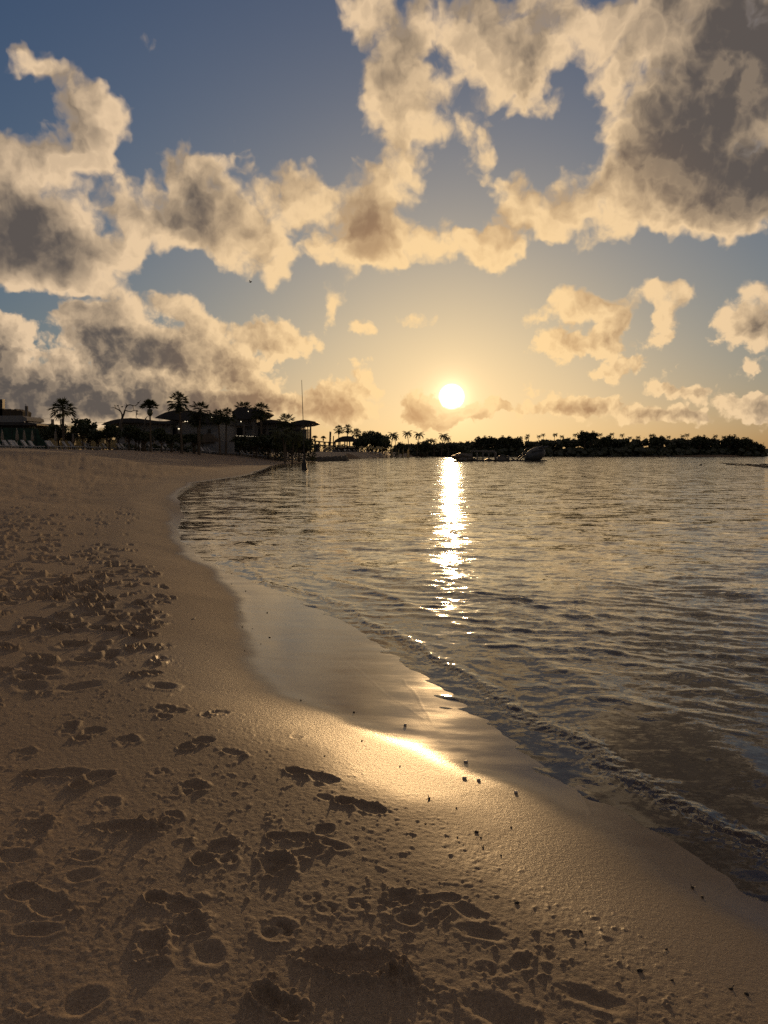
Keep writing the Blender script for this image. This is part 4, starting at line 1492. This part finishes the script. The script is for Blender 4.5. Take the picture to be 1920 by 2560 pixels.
ub = thing('unfinished_building', 'unfinished concrete building with rubble on its slab at the left edge', 'building', foot(20, 118))
pix_prism([(-200, 1135), (66, 1135), (66, 1062), (-200, 1062)], 120, 12, M_DARK, 'wall', ub)
pix_prism([(-200, 1063), (92, 1063), (92, 1059.5), (66, 1055), (-200, 1055)], 118, 14, M_ROOF, 'floor_slab', ub)
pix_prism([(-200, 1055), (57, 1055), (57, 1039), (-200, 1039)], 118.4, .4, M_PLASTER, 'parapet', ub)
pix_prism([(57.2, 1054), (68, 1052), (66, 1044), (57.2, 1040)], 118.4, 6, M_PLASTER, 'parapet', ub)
pix_prism([(-200, 1040), (6, 1040), (6, 998), (-200, 998)], 121, .8, M_DARK, 'stair_tower', ub)
pix_prism([(-6, 1040), (56, 1040), (57, 1030), (52, 1026), (44, 1027), (38, 1022), (30, 1026), (22, 1022), (12, 1025), (6, 1021), (-6, 1024)], 121, 3, M_THATCH, 'rubble', ub)
for (px, py0, py1, w) in [(26.5, 1022, 1041, .05), (50, 1022, 1040, .05), (55, 1023, 1040, .05)]:
    o0 = Vector(ub.location)
    a_, b_ = at(px, py0, 119.5) - o0, at(px, py1, 119.5) - o0
    MB().tube([b_, a_], w, 5).build('reinforcing_bar', M_DARK, ub)
dp_ = thing('chimney_stack', 'tall narrow block with a thin spike beside the unfinished building', 'chimney', foot(73, 121))
o0 = Vector(dp_.location)
a_, b_ = at(73, 1015, 121) - o0, at(73, 1135, 121) - o0
MB().box((0, 0, (a_.z + b_.z) / 2), (.36, .36, a_.z - b_.z)).build('shaft', M_CONC, dp_)
MB().tube([(-.1, 0, a_.z), (-.1, 0, a_.z + .35)], .03, 5).build('spike', M_DARK, dp_)
GR = 'bare concrete posts with sticking-out bars behind the lone palm'
for i, (px, y0, w) in enumerate([(134.6, 1048, .18), (138.4, 1048, .18), (156.5, 1048, .14), (160, 1047, .14), (239.6, 1061, .12), (242.8, 1061, .12), (97, 1060, .05), (101, 1063, .04)]):
    lbs = ['left post of the thicker pair of bare concrete posts', 'right post of the thicker pair of bare concrete posts', 'left post of the thin pair beside the lone palm', 'right post of the thin pair beside the lone palm',
           'left post of the short pair before the low roof', 'right post of the short pair before the low roof', 'left of two thin bars by the unfinished building', 'right of two thin bars by the unfinished building']
    p = foot(px, 124)
    t = at(px, y0, 124)
    o = MB().box((0, 0, (t.z - p.z) / 2), (w, w, t.z - p.z)).build('concrete_post', M_CONC)
    o.location = p
    tag(o, lbs[i], 'post', GR)
c0, c1 = at(97, 1043, 122), at(262, 1056, 125)
cab = MB().tube([c0.lerp(c1, u) + Vector((0, 0, -.9 * 4 * u * (1 - u) * .35)) for u in [i / 12 for i in range(13)]], .016, 4).build('overhead_cable', M_DARK)
tag(cab, 'thin sagging cable strung behind the lone fan palm', 'cable')

# netting and canvas fences
nf = thing('netting_fence', 'green netting fence in front of the unfinished building', 'fence', foot(50, 110))
pix_prism([(-160, 1130), (118, 1130), (118, 1074), (60, 1070), (-160, 1066)], 110, .06, M_NET, 'net', nf)
for px in (-20, 4, 30, 58, 88, 117):
    a_, b_ = at(px, 1066, 109.9) - Vector(nf.location), at(px, 1130, 109.9) - Vector(nf.location)
    MB().tube([b_, a_], .04, 5).build('post', M_DARK, nf)
cf = thing('canvas_fence', 'pale yellowish canvas fence glowing with the low sun behind the trees', 'fence', foot(200, 109))
for i, (x0, x1, yt) in enumerate([(119, 146, 1087), (150, 186, 1089), (190, 214, 1091), (217, 262, 1094), (266, 292, 1098)]):
    n_ = 8
    ol = [(x0, 1122), (x1, 1122)] + [(x1 + (x0 - x1) * k / n_, yt + .7 * math.sin(k * 1.9 + i) + 1.2 * math.sin(math.pi * k / n_)) for k in range(n_ + 1)]
    pix_prism(ol, 109 + .3 * i, .03, M_CANVAS, 'canvas_panel', cf)
for px in (118, 148, 188, 215.5, 264, 293):
    a_, b_ = at(px, 1086, 109) - Vector(cf.location), at(px, 1122, 109) - Vector(cf.location)
    MB().tube([b_, a_], .05, 5).build('post', M_DARK, cf)
lw = thing('low_wall', 'low pale wall along the foot of the resort', 'wall', foot(420, 128))
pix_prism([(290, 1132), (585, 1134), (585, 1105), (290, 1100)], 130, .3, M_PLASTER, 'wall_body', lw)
for i, (x0, x1, D, y) in enumerate([(96, 300, 113, 1112), (300, 500, 121, 1113), (500, 600, 135, 1112), (600, 715, 142, 1108), (700, 790, 150, 1113), (786, 1000, 338, 1114)]):
    hd = MB()
    rr_ = random.Random(i + 5)
    for k in range(1100):
        px = rr_.uniform(x0, x1)
        tp = at(px, y + 3 * math.sin(px * .11 + i), D).z
        g0 = ground((px - 960) / F * D, D)
        hd.card(((px - 960) / F * D, D + rr_.uniform(-.6, .9), g0 + (tp - g0) * rr_.random() ** .7), rr_.uniform(.12, .28) * (2.6 if D > 200 else 1), rr_)
    o = hd.build('hedge', M_LEAF)
    tag(o, ['dark hedge behind the leftmost loungers and canvas fence', 'dark hedge under the pale wall', 'dark hedge beside the thatched shelter', 'dark hedge under the tower block', 'dark hedge below the flat wing roof', 'dark undergrowth behind the open umbrellas and dense trees'][i], 'hedge', 'hedges along the top of the beach')


# ------------------------------------------------------------------ beach furniture
def lounger():
    t = thing('sun_lounger', 'x', 'sun lounger')
    m = MB()
    m.box((.30, 0, .33), (1.35, .62, .06))
    for k in range(7):
        m.box((-.3 + .2 * k, 0, .372), (.15, .60, .02))
    m.build('seat', M_WHITE, t)
    b = MB()
    b.box((-.66, 0, .66), (.92, .62, .06), 0, R(52))
    b.box((-.66 + .02, 0, .68), (.80, .54, .05), 0, R(52))
    b.build('backrest', M_WHITE, t)
    f = MB()
    for sy in (-.27, .27):
        f.tube([(-.35, sy, .32), (-.55, sy, 0)], .03, 5)
        f.tube([(-.95, sy, .95), (-.45, sy, .05)], .02, 5)
        f.tube([(.75, sy, .32), (.9, sy, 0)], .03, 5)
    for (fx, fz) in ((-.55, .03), (-.95, .93), (.9, .03), (-.35, .3), (.75, .3), (-.45, .08)):
        f.tube([(fx, -.27, fz), (fx, .27, fz)], .018, 5)
    for sy in (-.27, .27):
        f.tube([(-.45, sy, .31), (.8, sy, .31)], .02, 5)
    f.build('frame', M_WHITE, t)
    return t


kL = Kind(lounger())
GL = 'sun loungers lined up on the upper beach'
LX = [8, 26, 42, 53, 75, 90, 132, 142, 174, 188, 222, 233, 258, 270, 306, 316, 358, 364, 384, 414, 425, 459, 466, 503, 512, 521, 530, 540, 571, 580, 588, 597, 606, 615, 626, 641, 651, 661, 672, 682, 692, 703, 716, 725, 738, 744, 760]
for i, px in enumerate(LX):
    D = 82 + px / 690 * 62 + vr.uniform(-1.0, 1.0) + (5 if px < 80 and i % 2 else 0)
    p = foot(px + 4, D)
    kL.place(p, vr.uniform(-.25, .15), vr.uniform(.96, 1.06), 'pale sun lounger with raised back, ' + (ORD[i] if i < 30 else ORD[len(LX) - 1 - i] + ' from last') + ' from the left in the long row', GL)


def closed_parasol():
    t = thing('closed_parasol', 'x', 'parasol')
    MB().tube([(0, 0, 0), (0, 0, 2.5)], .025, 6).build('pole', M_WHITE, t)
    m = MB()
    m.tube([(0, 0, 1.0), (0, 0, 1.15), (0, 0, 1.7), (0, 0, 2.15), (0, 0, 2.42)], [.10, .21, .17, .10, .03], 8)
    m.build('canopy', M_CLOTH, t, True)
    return t


kP = Kind(closed_parasol())
GPp = 'folded parasols between the loungers'
PX = [10, 47, 65, 85, 143, 186, 235, 270, 317, 388, 422, 430, 465, 505]
for i, px in enumerate(PX):
    D = 90 + px / 690 * 60
    kP.place(foot(px, D), 0, vr.uniform(.9, 1.1), 'folded parasol on a thin pole, ' + ORD[i] + ' from the left along the lounger row', GPp)


def palapa(px, pxw, ytop, yeave, D, label):
    p = foot(px, D)
    t = thing('thatched_shelter', label, 'beach shelter', p, 0, 'thatched shelters before the resort')
    apex, eave = at(px, ytop, D).z - p.z, at(px, yeave, D).z - p.z
    rad_ = pxw / 2 / F * D
    m = MB()
    r_ = random.Random(px)
    nn = 20
    prof_ = [(0.02, apex), (.35, apex * .75 + eave * .25), (.7, apex * .4 + eave * .6), (1.0, eave), (.97, eave - .18)]
    vs_, fs_ = [], []
    for (q, z_) in prof_:
        for k in range(nn):
            th = 2 * math.pi * k / nn
            w_ = 1 + r_.uniform(-.05, .05) * (q > .5)
            vs_.append((q * rad_ * w_ * math.cos(th), q * rad_ * w_ * math.sin(th), z_ + r_.uniform(-.06, .06)))
    for j in range(len(prof_) - 1):
        for k in range(nn):
            fs_.append((j * nn + k, j * nn + (k + 1) % nn, (j + 1) * nn + (k + 1) % nn, (j + 1) * nn + k))
    m.add(vs_, fs_)
    for k in range(90):
        th = r_.uniform(0, 6.28)
        m.leaf((math.cos(th) * rad_ * .95, math.sin(th) * rad_ * .95, eave + .05), (math.cos(th) * .3, math.sin(th) * .3, -.35), .05)
    m.build('thatch_roof', M_THATCH, t)
    for k in range(6):
        th = k * math.pi / 3 + .3
        MB().tube([(math.cos(th) * rad_ * .82, math.sin(th) * rad_ * .82, -.1), (math.cos(th) * rad_ * .82, math.sin(th) * rad_ * .82, eave + .25)], .09, 6).build('post', M_BARK, t)
    return t


palapa(522, 76, 1082, 1106, 132, 'large thatched shelter with a peaked roof before the pale wall')
palapa(592, 50, 1096, 1108, 140, 'low thatched shelter under the tower block')
palapa(655, 54, 1096, 1109, 146, 'low thatched shelter before the columned block')
palapa(712, 40, 1098, 1110, 148, 'small thatched shelter behind the coconut pair')


def market_umbrella():
    t = thing('beach_umbrella', 'x', 'beach umbrella')
    MB().tube([(0, 0, -.1), (0, 0, 2.9)], .04, 6).build('pole', M_BARK, t)
    m = MB()
    n_ = 8
    vs_ = [(0, 0, 3.05)]
    for (q, z_) in ((.5, 2.72), (1.0, 2.28), (1.0, 2.05)):
        for k in range(n_):
            th = 2 * math.pi * k / n_ + math.pi / 8
            vs_.append((1.75 * q * math.cos(th), 1.75 * q * math.sin(th), z_))
    fs_ = [(0, 1 + k, 1 + (k + 1) % n_) for k in range(n_)]
    for j in range(2):
        for k in range(n_):
            fs_.append((1 + j * n_ + k, 1 + (j + 1) * n_ + k, 1 + (j + 1) * n_ + (k + 1) % n_, 1 + j * n_ + (k + 1) % n_))
    m.add(vs_, fs_)
    m.build('canopy', M_CANVAS, t)
    return t


kU = Kind(market_umbrella())
GU = 'open umbrellas on the far beach'
UX = [827, 854, 880, 904, 928, 947]
for i, px in enumerate(UX):
    D = 284 + (px - 827) / 120 * 24
    p = foot(px, D)
    kU.place(p, 0, (at(px, 1113.5 + i * .4, D).z - p.z) / 3.05, 'open tan beach umbrella, ' + ORD[i] + ' from the left on the far beach', GU)
    for k in range(3):
        q = foot(px - 8 + 8 * k + vr.uniform(-2, 2), D + 2 - vr.uniform(0, 4))
        kL.place(q, vr.uniform(-1.8, 1.8), 1.1, ['left', 'middle', 'right'][k] + ' pale lounger under the ' + ORD[i] + ' open umbrella from the left', 'loungers under the open umbrellas')

# pavilion behind the far umbrellas
pv = thing('beach_pavilion', 'dark domed pavilion roof behind the open umbrellas', 'pavilion', foot(862, 316))
pix_prism([(833, 1106), (838, 1100), (848, 1094), (856, 1091), (868, 1090), (880, 1091), (886, 1094), (891, 1100), (892, 1106), (880, 1104), (850, 1104)], 316, 9, M_ROOF, 'roof', pv)
o0 = Vector(pv.location)
for px in (838, 850, 862, 874, 887):
    a_, b_ = at(px, 1102, 317) - o0, at(px, 1138, 317) - o0
    MB().box((a_.x, a_.y, (a_.z + b_.z) / 2), (.5, .5, a_.z - b_.z)).build('post', M_DARK, pv)
pix_prism([(834, 1138), (892, 1138), (892, 1117), (834, 1117)], 322, .3, M_DARK, 'back_wall', pv)
pg = thing('pergola', 'dark flat pergola between the resort and the pavilion', 'pergola', foot(812, 306))
o0 = Vector(pg.location)
pix_prism([(786, 1101), (836, 1106.5), (836, 1108.5), (786, 1104)], 306, 5, M_DARK, 'beam', pg)
pix_prism([(800, 1112), (880, 1115), (880, 1117), (800, 1114)], 308, 5, M_DARK, 'beam', pg)
for px in (787, 797, 811, 822, 834):
    for dy in (0, 4.6):
        a_, b_ = at(px, 1104, 306) - o0, at(px, 1136, 306) - o0
        MB().box((a_.x, dy, (a_.z + b_.z) / 2), (.42, .42, a_.z - b_.z)).build('post', M_DARK, pg)
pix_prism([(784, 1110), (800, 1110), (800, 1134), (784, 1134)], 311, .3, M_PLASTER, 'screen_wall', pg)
for i, (px, y0, w) in enumerate([(825, 1079, .75), (833, 1090, .35)]):
    p = foot(px, 310)
    t_ = at(px, y0, 310)
    o = MB().box((0, 0, (t_.z - p.z) / 2), (w, w, t_.z - p.z)).build('timber_post', M_DARK)
    o.location = p
    o.rotation_euler = (0, R(2), 0)
    tag(o, ['tall thick dark post leaning slightly beside the pavilion', 'short thin dark post close to the pavilion roof'][i], 'post')

GTn = 'pale cloths in place of bright gaps between tents at the far end of the bay'
for i, (px, w, y0) in enumerate([(979, 5, 1121), (996.5, 3, 1120), (1007.5, 3, 1119), (1020, 6, 1119)]):  # bright gaps between the tents, each made as a pale cloth shape
    D = 305
    p = foot(px, D)
    t = thing('gap_cloth', 'pale cloth standing in for a bright gap between tents, ' + ORD[i] + ' from the left beyond the open umbrellas', 'tent', p, 0, GTn)
    top, b_ = at(px, y0, D).z - p.z, .0
    ww = w / F * D
    m = MB()
    m.add([(-ww * .6, 0, 0), (ww * .6, 0, 0), (ww * .45, .8, top * .98), (-ww * .25, .8, top * .8), (-ww * .6, 2, 0), (ww * .6, 2, 0)], [(0, 1, 2, 3), (3, 2, 5, 4), (1, 5, 2), (4, 0, 3)])
    m.build('cloth', M_CANVAS, t)
    MB().tube([(ww * .45, .8, 0), (ww * .45, .8, top)], .06, 5).build('pole', M_DARK, t)

# beached boat
bo = thing('beached_boat', 'small pale open boat lying on the sand right of the resort', 'boat', foot(788, 176), R(4))
m = MB()
sec = [(-1.25, .05, .75), (-1.05, .28, .45), (-.5, .42, .32), (.3, .44, .30), (.95, .30, .36), (1.25, .06, .5)]
vs_, fs_ = [], []
for (x, w, h_) in sec:
    vs_ += [(x, -w, h_), (x, -w * .6, .08), (x, w * .6, .08), (x, w, h_)]
for i in range(len(sec) - 1):
    for j in range(3):
        fs_.append((i * 4 + j, (i + 1) * 4 + j, (i + 1) * 4 + j + 1, i * 4 + j + 1))
m.add(vs_, fs_)
h_ = m.build('hull', M_WHITE, bo)
MB().box((-.2, 0, .26), (.25, .75, .04)).box((.5, 0, .26), (.2, .7, .04)).build('thwart', M_BARK, bo)

# ------------------------------------------------------------------ rock spit
rs = MB()
nu_, nw_ = 90, 14
vs_, fs_ = [], []
P0, P1 = foot(668, 146), foot(872, 176)
for i in range(nu_ + 1):
    u = i / nu_
    c = P0.lerp(P1, u) + Vector((0, 5 * math.sin(math.pi * u) * .6, 0))
    hgt = (.30 + .9 * u ** .8) * (1 - max(0, (u - .955) / .045) ** 2 * .85) * min(1, u * 9 + .1)
    wd = 2.6 * (.4 + .8 * u) * min(1, u * 6 + .2)
    for j in range(nw_ + 1):
        w = -1 + 2 * j / nw_
        e = (1 - abs(w) ** 2.6)
        nz = float(fbm(np.array([u * 34.0]), np.array([w * 2.2]), 3, 301)[0])
        vs_.append((c.x + nz * .3, c.y + w * wd, -.25 + (hgt + .25) * e * (1 + .34 * nz)))
for i in range(nu_):
    for j in range(nw_):
        a_ = i * (nw_ + 1) + j
        fs_.append((a_, a_ + nw_ + 1, a_ + nw_ + 2, a_ + 1))
rs.add(vs_, fs_)
o = rs.build('rock_spit', M_ROCK)
tag(o, 'long low dark rock spit ending in a blunt step at the water', 'rocks')
GRk = 'flat rocks of the exposed reef'
rk = random.Random(8)
for i in range(16):
    px = [1806, 1818, 1828, 1836, 1846, 1852, 1862, 1870, 1878, 1886, 1893, 1900, 1905, 1911, 1915, 1919][i]
    py = [1160.5, 1162, 1165, 1163, 1166.5, 1164, 1167, 1165, 1168.5, 1166.5, 1170, 1167.5, 1171.5, 1165, 1169, 1173][i]
    D = CAM_H / -math.tan(azel(px, py)[1])
    m = MB().ball((0, 0, 0), (rk.uniform(.35, .8), rk.uniform(.5, 1.4), rk.uniform(.06, .13)), 10, 6, .16, i)
    o = m.build('reef_rock', M_ROCK, None, True)
    p = at(px, py, D)
    o.location = (p.x, p.y, .03)
    tag(o, 'flat dark reef rock breaking the water, ' + ORD[i] + ' from the left near the right edge', 'rock', GRk)

# ------------------------------------------------------------------ marker with a tall pole
D = 80.5
by = thing('channel_marker', 'dark block in the shallows carrying a tall thin leaning pole', 'marker', (at(761, 1174, D).x, D, 0))
k_ = F / D
MB().box((0, 0, .22), (.52, .52, .98)).box((0, 0, .735), (.56, .56, .07)).box((.05, 0, -.02), (.62, .6, .34)).build('block', M_DARK, by)
MB().tube([(0, 0, .75), (0, 0, 1.06)], [.20, .17], 10).tube([(0, 0, 1.05), (0, 0, 1.22)], [.10, .07], 8).build('collar', M_DARK, by)
MB().tube([(0, 0, 1.15), (-.05, 0, 3.5), (-.13, 0, 6.5), (-.21, 0, 9.4)], [.055, .045, .035, .022], 7).build('pole', M_DARK, by)

# ------------------------------------------------------------------ floating play park
D = 166.0
GI = 'pieces of the floating play park'
org = at(1132, 1153, D)


def ip(X, Y_, dy=0.0):
    """reading of the park's outline (a 1659-wide detail) as metres from its left end"""
    p = at(1120 + X * .15672, 1090 + Y_ * .15672, D)
    return Vector((p.x - org.x, dy, p.z))


def park(name, label, x=0.0):
    return thing(name, label, 'inflatable', (org.x, D, 0), 0, GI)


cr = park('inflatable_climbing_rock', 'rugged inflatable climbing block at the left end of the floating park')
m = MB()
ol = [(75, 312), (130, 300), (150, 284), (200, 271), (230, 268), (262, 276), (330, 276), (362, 282), (394, 282), (396, 302), (402, 368), (352, 404), (300, 420), (168, 420), (158, 386), (92, 365), (80, 342)]
P_ = [ip(*q) for q in ol]
m.prism([(p.x, p.z) for p in P_], 0.2, 3.4)
for (X, Y_, r_) in [(180, 320, .55), (230, 300, .5), (290, 310, .6), (340, 320, .55), (210, 370, .6), (280, 375, .65), (340, 365, .5), (120, 330, .35)]:
    p = ip(X, Y_)
    m.ball((p.x, .25, p.z), (r_, .35, r_ * .7), 12, 8, .1, X)
m.build('body', M_VINYL2, cr, True)
p0, p1 = ip(60, 402), ip(170, 402)
MB().box(((p0.x + p1.x) / 2, 1.5, .08), (p1.x - p0.x, 3, .14)).build('platform', M_VINYL, cr)
fr = park('inflatable_gantry', 'inflatable frame of four bays with fat tube posts')
for X, w in ((385, .22), (475, .20), (568, .24), (663, .20)):
    a_, b_ = ip(X, 245), ip(X, 400)
    MB().tube([(b_.x, 1, -.1), (b_.x, 1, .3), (a_.x, 1, a_.z)], [w * .9, w * .75, w * .6], 12).build('post', M_VINYL2, fr, True)
a_, b_, c_ = ip(368, 246), ip(755, 246), ip(768, 262)
d_ = ip(768, 400)
MB().tube([(a_.x, 1, a_.z), ((a_.x + b_.x) / 2, 1, a_.z), (b_.x - .1, 1, b_.z), (c_.x, 1, c_.z - .1), (d_.x, 1, 1.2), (d_.x, 1, -.1)], [.17, .17, .17, .24, .25, .27], 12).build('top_beam', M_VINYL2, fr, True)
a_, b_ = ip(350, 395), ip(780, 395)
MB().tube([(a_.x, 1, .12), (b_.x, 1, .12)], .2, 10).tube([(a_.x, 2.6, .12), (b_.x, 2.6, .12)], .2, 10).box(((a_.x + b_.x) / 2, 1.8, .12), (b_.x - a_.x, 1.8, .1)).build('platform', M_VINYL, fr, True)
m = MB()
q = [ip(585, 385), ip(655, 358), ip(740, 385)]
m.prism([(v.x, v.z) for v in q], 1.2, 2.6)
q = [ip(480, 375), ip(500, 352), ip(545, 350), ip(560, 375)]
m.prism([(v.x, v.z) for v in q], 1.2, 2.6)
q = [ip(395, 380), ip(410, 350), ip(440, 348), ip(470, 380)]
m.prism([(v.x, v.z) for v in q], 1.2, 2.6)
m.build('ramp', M_VINYL2, fr)
dm_ = park('inflatable_dome', 'half-round inflatable hump beside the capsule post')
c_ = ip(872, 395)
r_ = (ip(950, 395).x - ip(795, 395).x) / 2
m = MB()
arc = [(c_.x + r_ * math.cos(t_), .1 + (ip(872, 305).z - .1) * math.sin(t_)) for t_ in [math.pi * k / 16 for k in range(17)]]
m.prism(arc, .5, 2.4)
m.build('body', M_VINYL2, dm_)
MB().tube([(x, .45, z) for x, z in arc], .10, 8).build('rim_tube', M_VINYL, dm_, True)
cp = park('inflatable_capsule', 'upright capsule-shaped inflatable post right of the half-round hump')
c_ = ip(975, 305)
MB().tube([(c_.x, 1, -.1), (c_.x, 1, .1), (c_.x, 1, c_.z - .28), (c_.x, 1, c_.z - .1), (c_.x, 1, c_.z)], [.22, .26, .26, .2, .06], 14).build('body', M_VINYL2, cp, True)
wg = park('inflatable_wedge', 'small slanting inflatable tube lying on the park platform')
a_, b_ = ip(1030, 358), ip(1080, 392)
MB().tube([(a_.x, 1, a_.z), (b_.x, 1, b_.z)], [.12, .22], 10).ball((a_.x, 1, a_.z), .14, 10, 8).build('body', M_VINYL, wg, True)
pf = park('inflatable_walkway', 'long flat floating walkway joining the park pieces')
a_, b_ = ip(780, 395), ip(1590, 395)
m = MB()
for dy in (.6, 2.4):
    m.tube([(a_.x, dy, .10), (b_.x - .4, dy, .10), (b_.x, dy, .12)], [.17, .17, .08], 10)
m.box(((a_.x + b_.x) / 2, 1.5, .10), (b_.x - a_.x - .6, 1.8, .12))
m.build('deck', M_VINYL, pf, True)
bg_ = park('inflatable_climbing_dome', 'huge dark egg-shaped inflatable with jutting tubes at the right end of the park')
c_ = ip(1405, 300)
rx_ = (ip(1575, 300).x - ip(1245, 300).x) / 2
rz_ = (ip(1400, 165).z - ip(1400, 420).z) / 2
T = Matrix.Rotation(R(24), 3, 'Y').inverted()
m = MB()
nu_, nv_ = 36, 24
vs_, fs_ = [], []
for j in range(nv_ + 1):
    ph = math.pi * j / nv_
    for i in range(nu_):
        th = 2 * math.pi * i / nu_
        rb_ = 1 + .035 * abs(math.sin(th * 5))
        d = Vector((math.cos(ph) * rx_ * 1.08, math.sin(ph) * math.sin(th) * 1.9 * rb_, math.sin(ph) * math.cos(th) * rz_ * .86 * rb_))
        d.z *= 1 + .12 * math.cos(ph)
        vs_.append(Vector((c_.x, 1.6, c_.z)) + T @ d)
for j in range(nv_):
    for i in range(nu_):
        fs_.append((j * nu_ + i, (j + 1) * nu_ + i, (j + 1) * nu_ + (i + 1) % nu_, j * nu_ + (i + 1) % nu_))
m.add(vs_, fs_)
m.build('body', M_VINYL, bg_, True)
for pts, r0_, r1_ in [([(1455, 195), (1490, 168), (1520, 146)], .16, .10), ([(1470, 200), (1540, 182), (1612, 165)], .26, .19), ([(1540, 165), (1590, 163), (1612, 158)], .12, .10),
                      ([(1208, 262), (1232, 225), (1262, 192)], .13, .09), ([(1250, 200), (1290, 197), (1320, 200)], .09, .09), ([(1100, 380), (1160, 325), (1215, 275), (1262, 262)], .17, .2), ([(1145, 395), (1200, 330), (1250, 300)], .12, .16),
                      ([(1195, 392), (1215, 335), (1250, 310), (1262, 335), (1240, 400)], .12, .12), ([(1270, 395), (1290, 425)], .14, .12), ([(1460, 405), (1530, 398), (1588, 402)], .2, .1),
                      ([(1330, 255), (1400, 235), (1480, 225), (1560, 215)], .10, .12)]:
    q = [ip(X, Y_) for X, Y_ in pts]
    n_ = len(q)
    MB().tube([(v.x, .55 if pts[0][0] != 1330 else -.15, v.z) for v in q], [r0_ + (r1_ - r0_) * i / (n_ - 1) for i in range(n_)], 10).build('tube', M_VINYL, bg_, True)

GB = 'small floats on the water right of the park'
for i, (px, py) in enumerate([(1381, 1146), (1385, 1147.5), (1388.5, 1149.3)]):
    D = CAM_H / -math.tan(azel(px, py)[1])
    o = MB().ball((0, 0, .1), (.16, .13, .13), 10, 7).tube([(0, 0, .2), (0, 0, .34)], .03, 6).build('float', M_DARK, None, True)
    o.location = (at(px, py, D).x, D, 0)
    tag(o, ['left', 'middle', 'right'][i] + ' of three tiny dark floats right of the play park', 'float', GB)
o = MB().ball((0, 0, .07), (.22, .18, .12), 10, 7).tube([(0, 0, .15), (.05, 0, .32)], .03, 6).build('float', M_DARK, None, True)
D = CAM_H / -math.tan(azel(1752, 1166)[1])
o.location = (at(1752, 1166, D).x, D, 0)
tag(o, 'single tiny dark float left of the reef rocks', 'float')
GBt = 'low dark boats moored along the headland'
for i, (px, L) in enumerate([(1447, 14), (1473, 16), (1524, 12), (1573, 12), (1592, 9), (1678, 16)]):
    D = 372 + 2 * i
    b = thing('moored_boat', 'low dark moored boat, ' + ORD[i] + ' from the left along the headland shore', 'boat', (at(px, 1142, D).x, D, 0), 0, GBt)
    l_ = L / F * D * .5
    MB().box((0, 0, .18), (l_ * 2, 1.5, .42)).box((l_ * 1.02, 0, .26), (l_ * .2, 1.0, .3)).build('hull', M_DARK, b)
    MB().box((-l_ * .3, 0, .48), (l_ * .5, .9, .3)).build('cabin', M_DARK, b)
GS = 'sailing boats beyond the point'
for i, (px, y0, D) in enumerate([(1907, 1106, 480), (1911.5, 1124, 520)]):
    b = thing('sailboat', ['sailboat with the taller bare mast beyond the headland point', 'sailboat with the shorter bare mast at the right edge'][i], 'boat', (at(px, 1140, D).x, D, 0), 0, GS)
    z_ = at(px, y0, D).z
    m = MB()
    m.prism([(-3.2, .9), (-2.6, 0), (2.4, 0), (3.6, 1.1)], -.9, .9)
    m.build('hull', M_DARK, b)
    MB().tube([(.3, 0, .8), (.3, 0, z_)], .11, 6).build('mast', M_DARK, b)
    MB().tube([(.3, 0, 1.7), (-2.6, 0, 1.6)], .14, 6).build('boom', M_DARK, b)

# ------------------------------------------------------------------ pebbles and shell bits on the wet sand
GPb = 'dark pebbles and weed scraps on the damp sand'
PB = [(1073, 1997, 1.5), (1141, 2020, .8), (1064, 2060, .8), (1191, 2081, 1.5), (1144, 2094, .9), (1202, 2094, .9), (1208, 2119, .9), (1252, 2139, .8), (1278, 2069, .8), (1351, 2159, .8), (1333, 2193, .8), (1292, 2258, 1.4), (1452, 2330, 1.2), (1330, 2327, 1),
      (1463, 2355, .9), (1599, 2428, 1.6), (1666, 2374, 1.0), (1611, 2370, .8), (1731, 2219, 1.2), (1756, 2243, 1.1), (1764, 2272, .7), (1828, 2473, 1.2), (1866, 2486, 1.3), (1680, 2451, .9), (1755, 2456, .8), (1000, 1916, .9),
      (885, 1781, 1.3), (1160 / 1.7286, 1532, .01), (668, 1532, 1.3), (674, 1594, 1.2), (606, 1568, 1.0), (631, 1572, .8), (652, 1610, .8), (612, 1627, .8), (579, 1434, 1.0), (614, 1478, 1.3), (601, 1530, .8), (579, 1460, .8), (480, 1548, .9), (752, 1751, .9), (905, 1852, .8), (812, 1890, .8), (1497, 2400, .8), (1553, 2290, .8)]
protos = []
for k in range(3):
    m = MB().ball((0, 0, .003), (.012, .008, .007), 9, 6, .16, k * 3)
    if k == 0:
        m.leaf((.004, 0, .006), (.02, .006, .012), .003)
        m.leaf((-.004, 0, .006), (-.02, .008, .005), .003)
    protos.append(m.build('pebble', M_PEB, None, True))
for i, (px, py, s_) in enumerate(PB):
    if s_ < .1 or (s_ < .9 and py > 2150):
        continue
    x, y = on_ground(px, py)
    rr = math.hypot(x, y)
    src = protos[i % 3] if i < 3 else None
    o = src or protos[i % 3].copy()
    if not src:
        sc.collection.objects.link(o)
    o.location = (x, y, ground(x, y))
    k = s_ * .42 * (1 + rr * .08)
    o.scale = (k, k, k)
    o.rotation_euler = (0, 0, vr.uniform(0, 6.28))
    tag(o, 'small dark pebble or weed scrap lying on damp sand', 'pebble', GPb)
GSh = 'pale shell bits on the wet sand'
m = MB().ball((0, 0, .003), (.011, .008, .005), 10, 6, .1, 2)
shp = m.build('shell', M_SHELL, None, True)
for i, (px, py) in enumerate([(1165, 1905), (1013, 1813), (1290, 1982), (1161, 1946), (1197, 1951), (486, 1547)]):
    o = shp if i == 0 else shp.copy()
    if i:
        sc.collection.objects.link(o)
    x, y = on_ground(px, py)
    o.location = (x, y, ground(x, y))
    o.rotation_euler = (0, 0, i)
    o.scale = (1.2,) * 3
    tag(o, 'small pale shell bit glinting on the wet sand', 'shell', GSh)
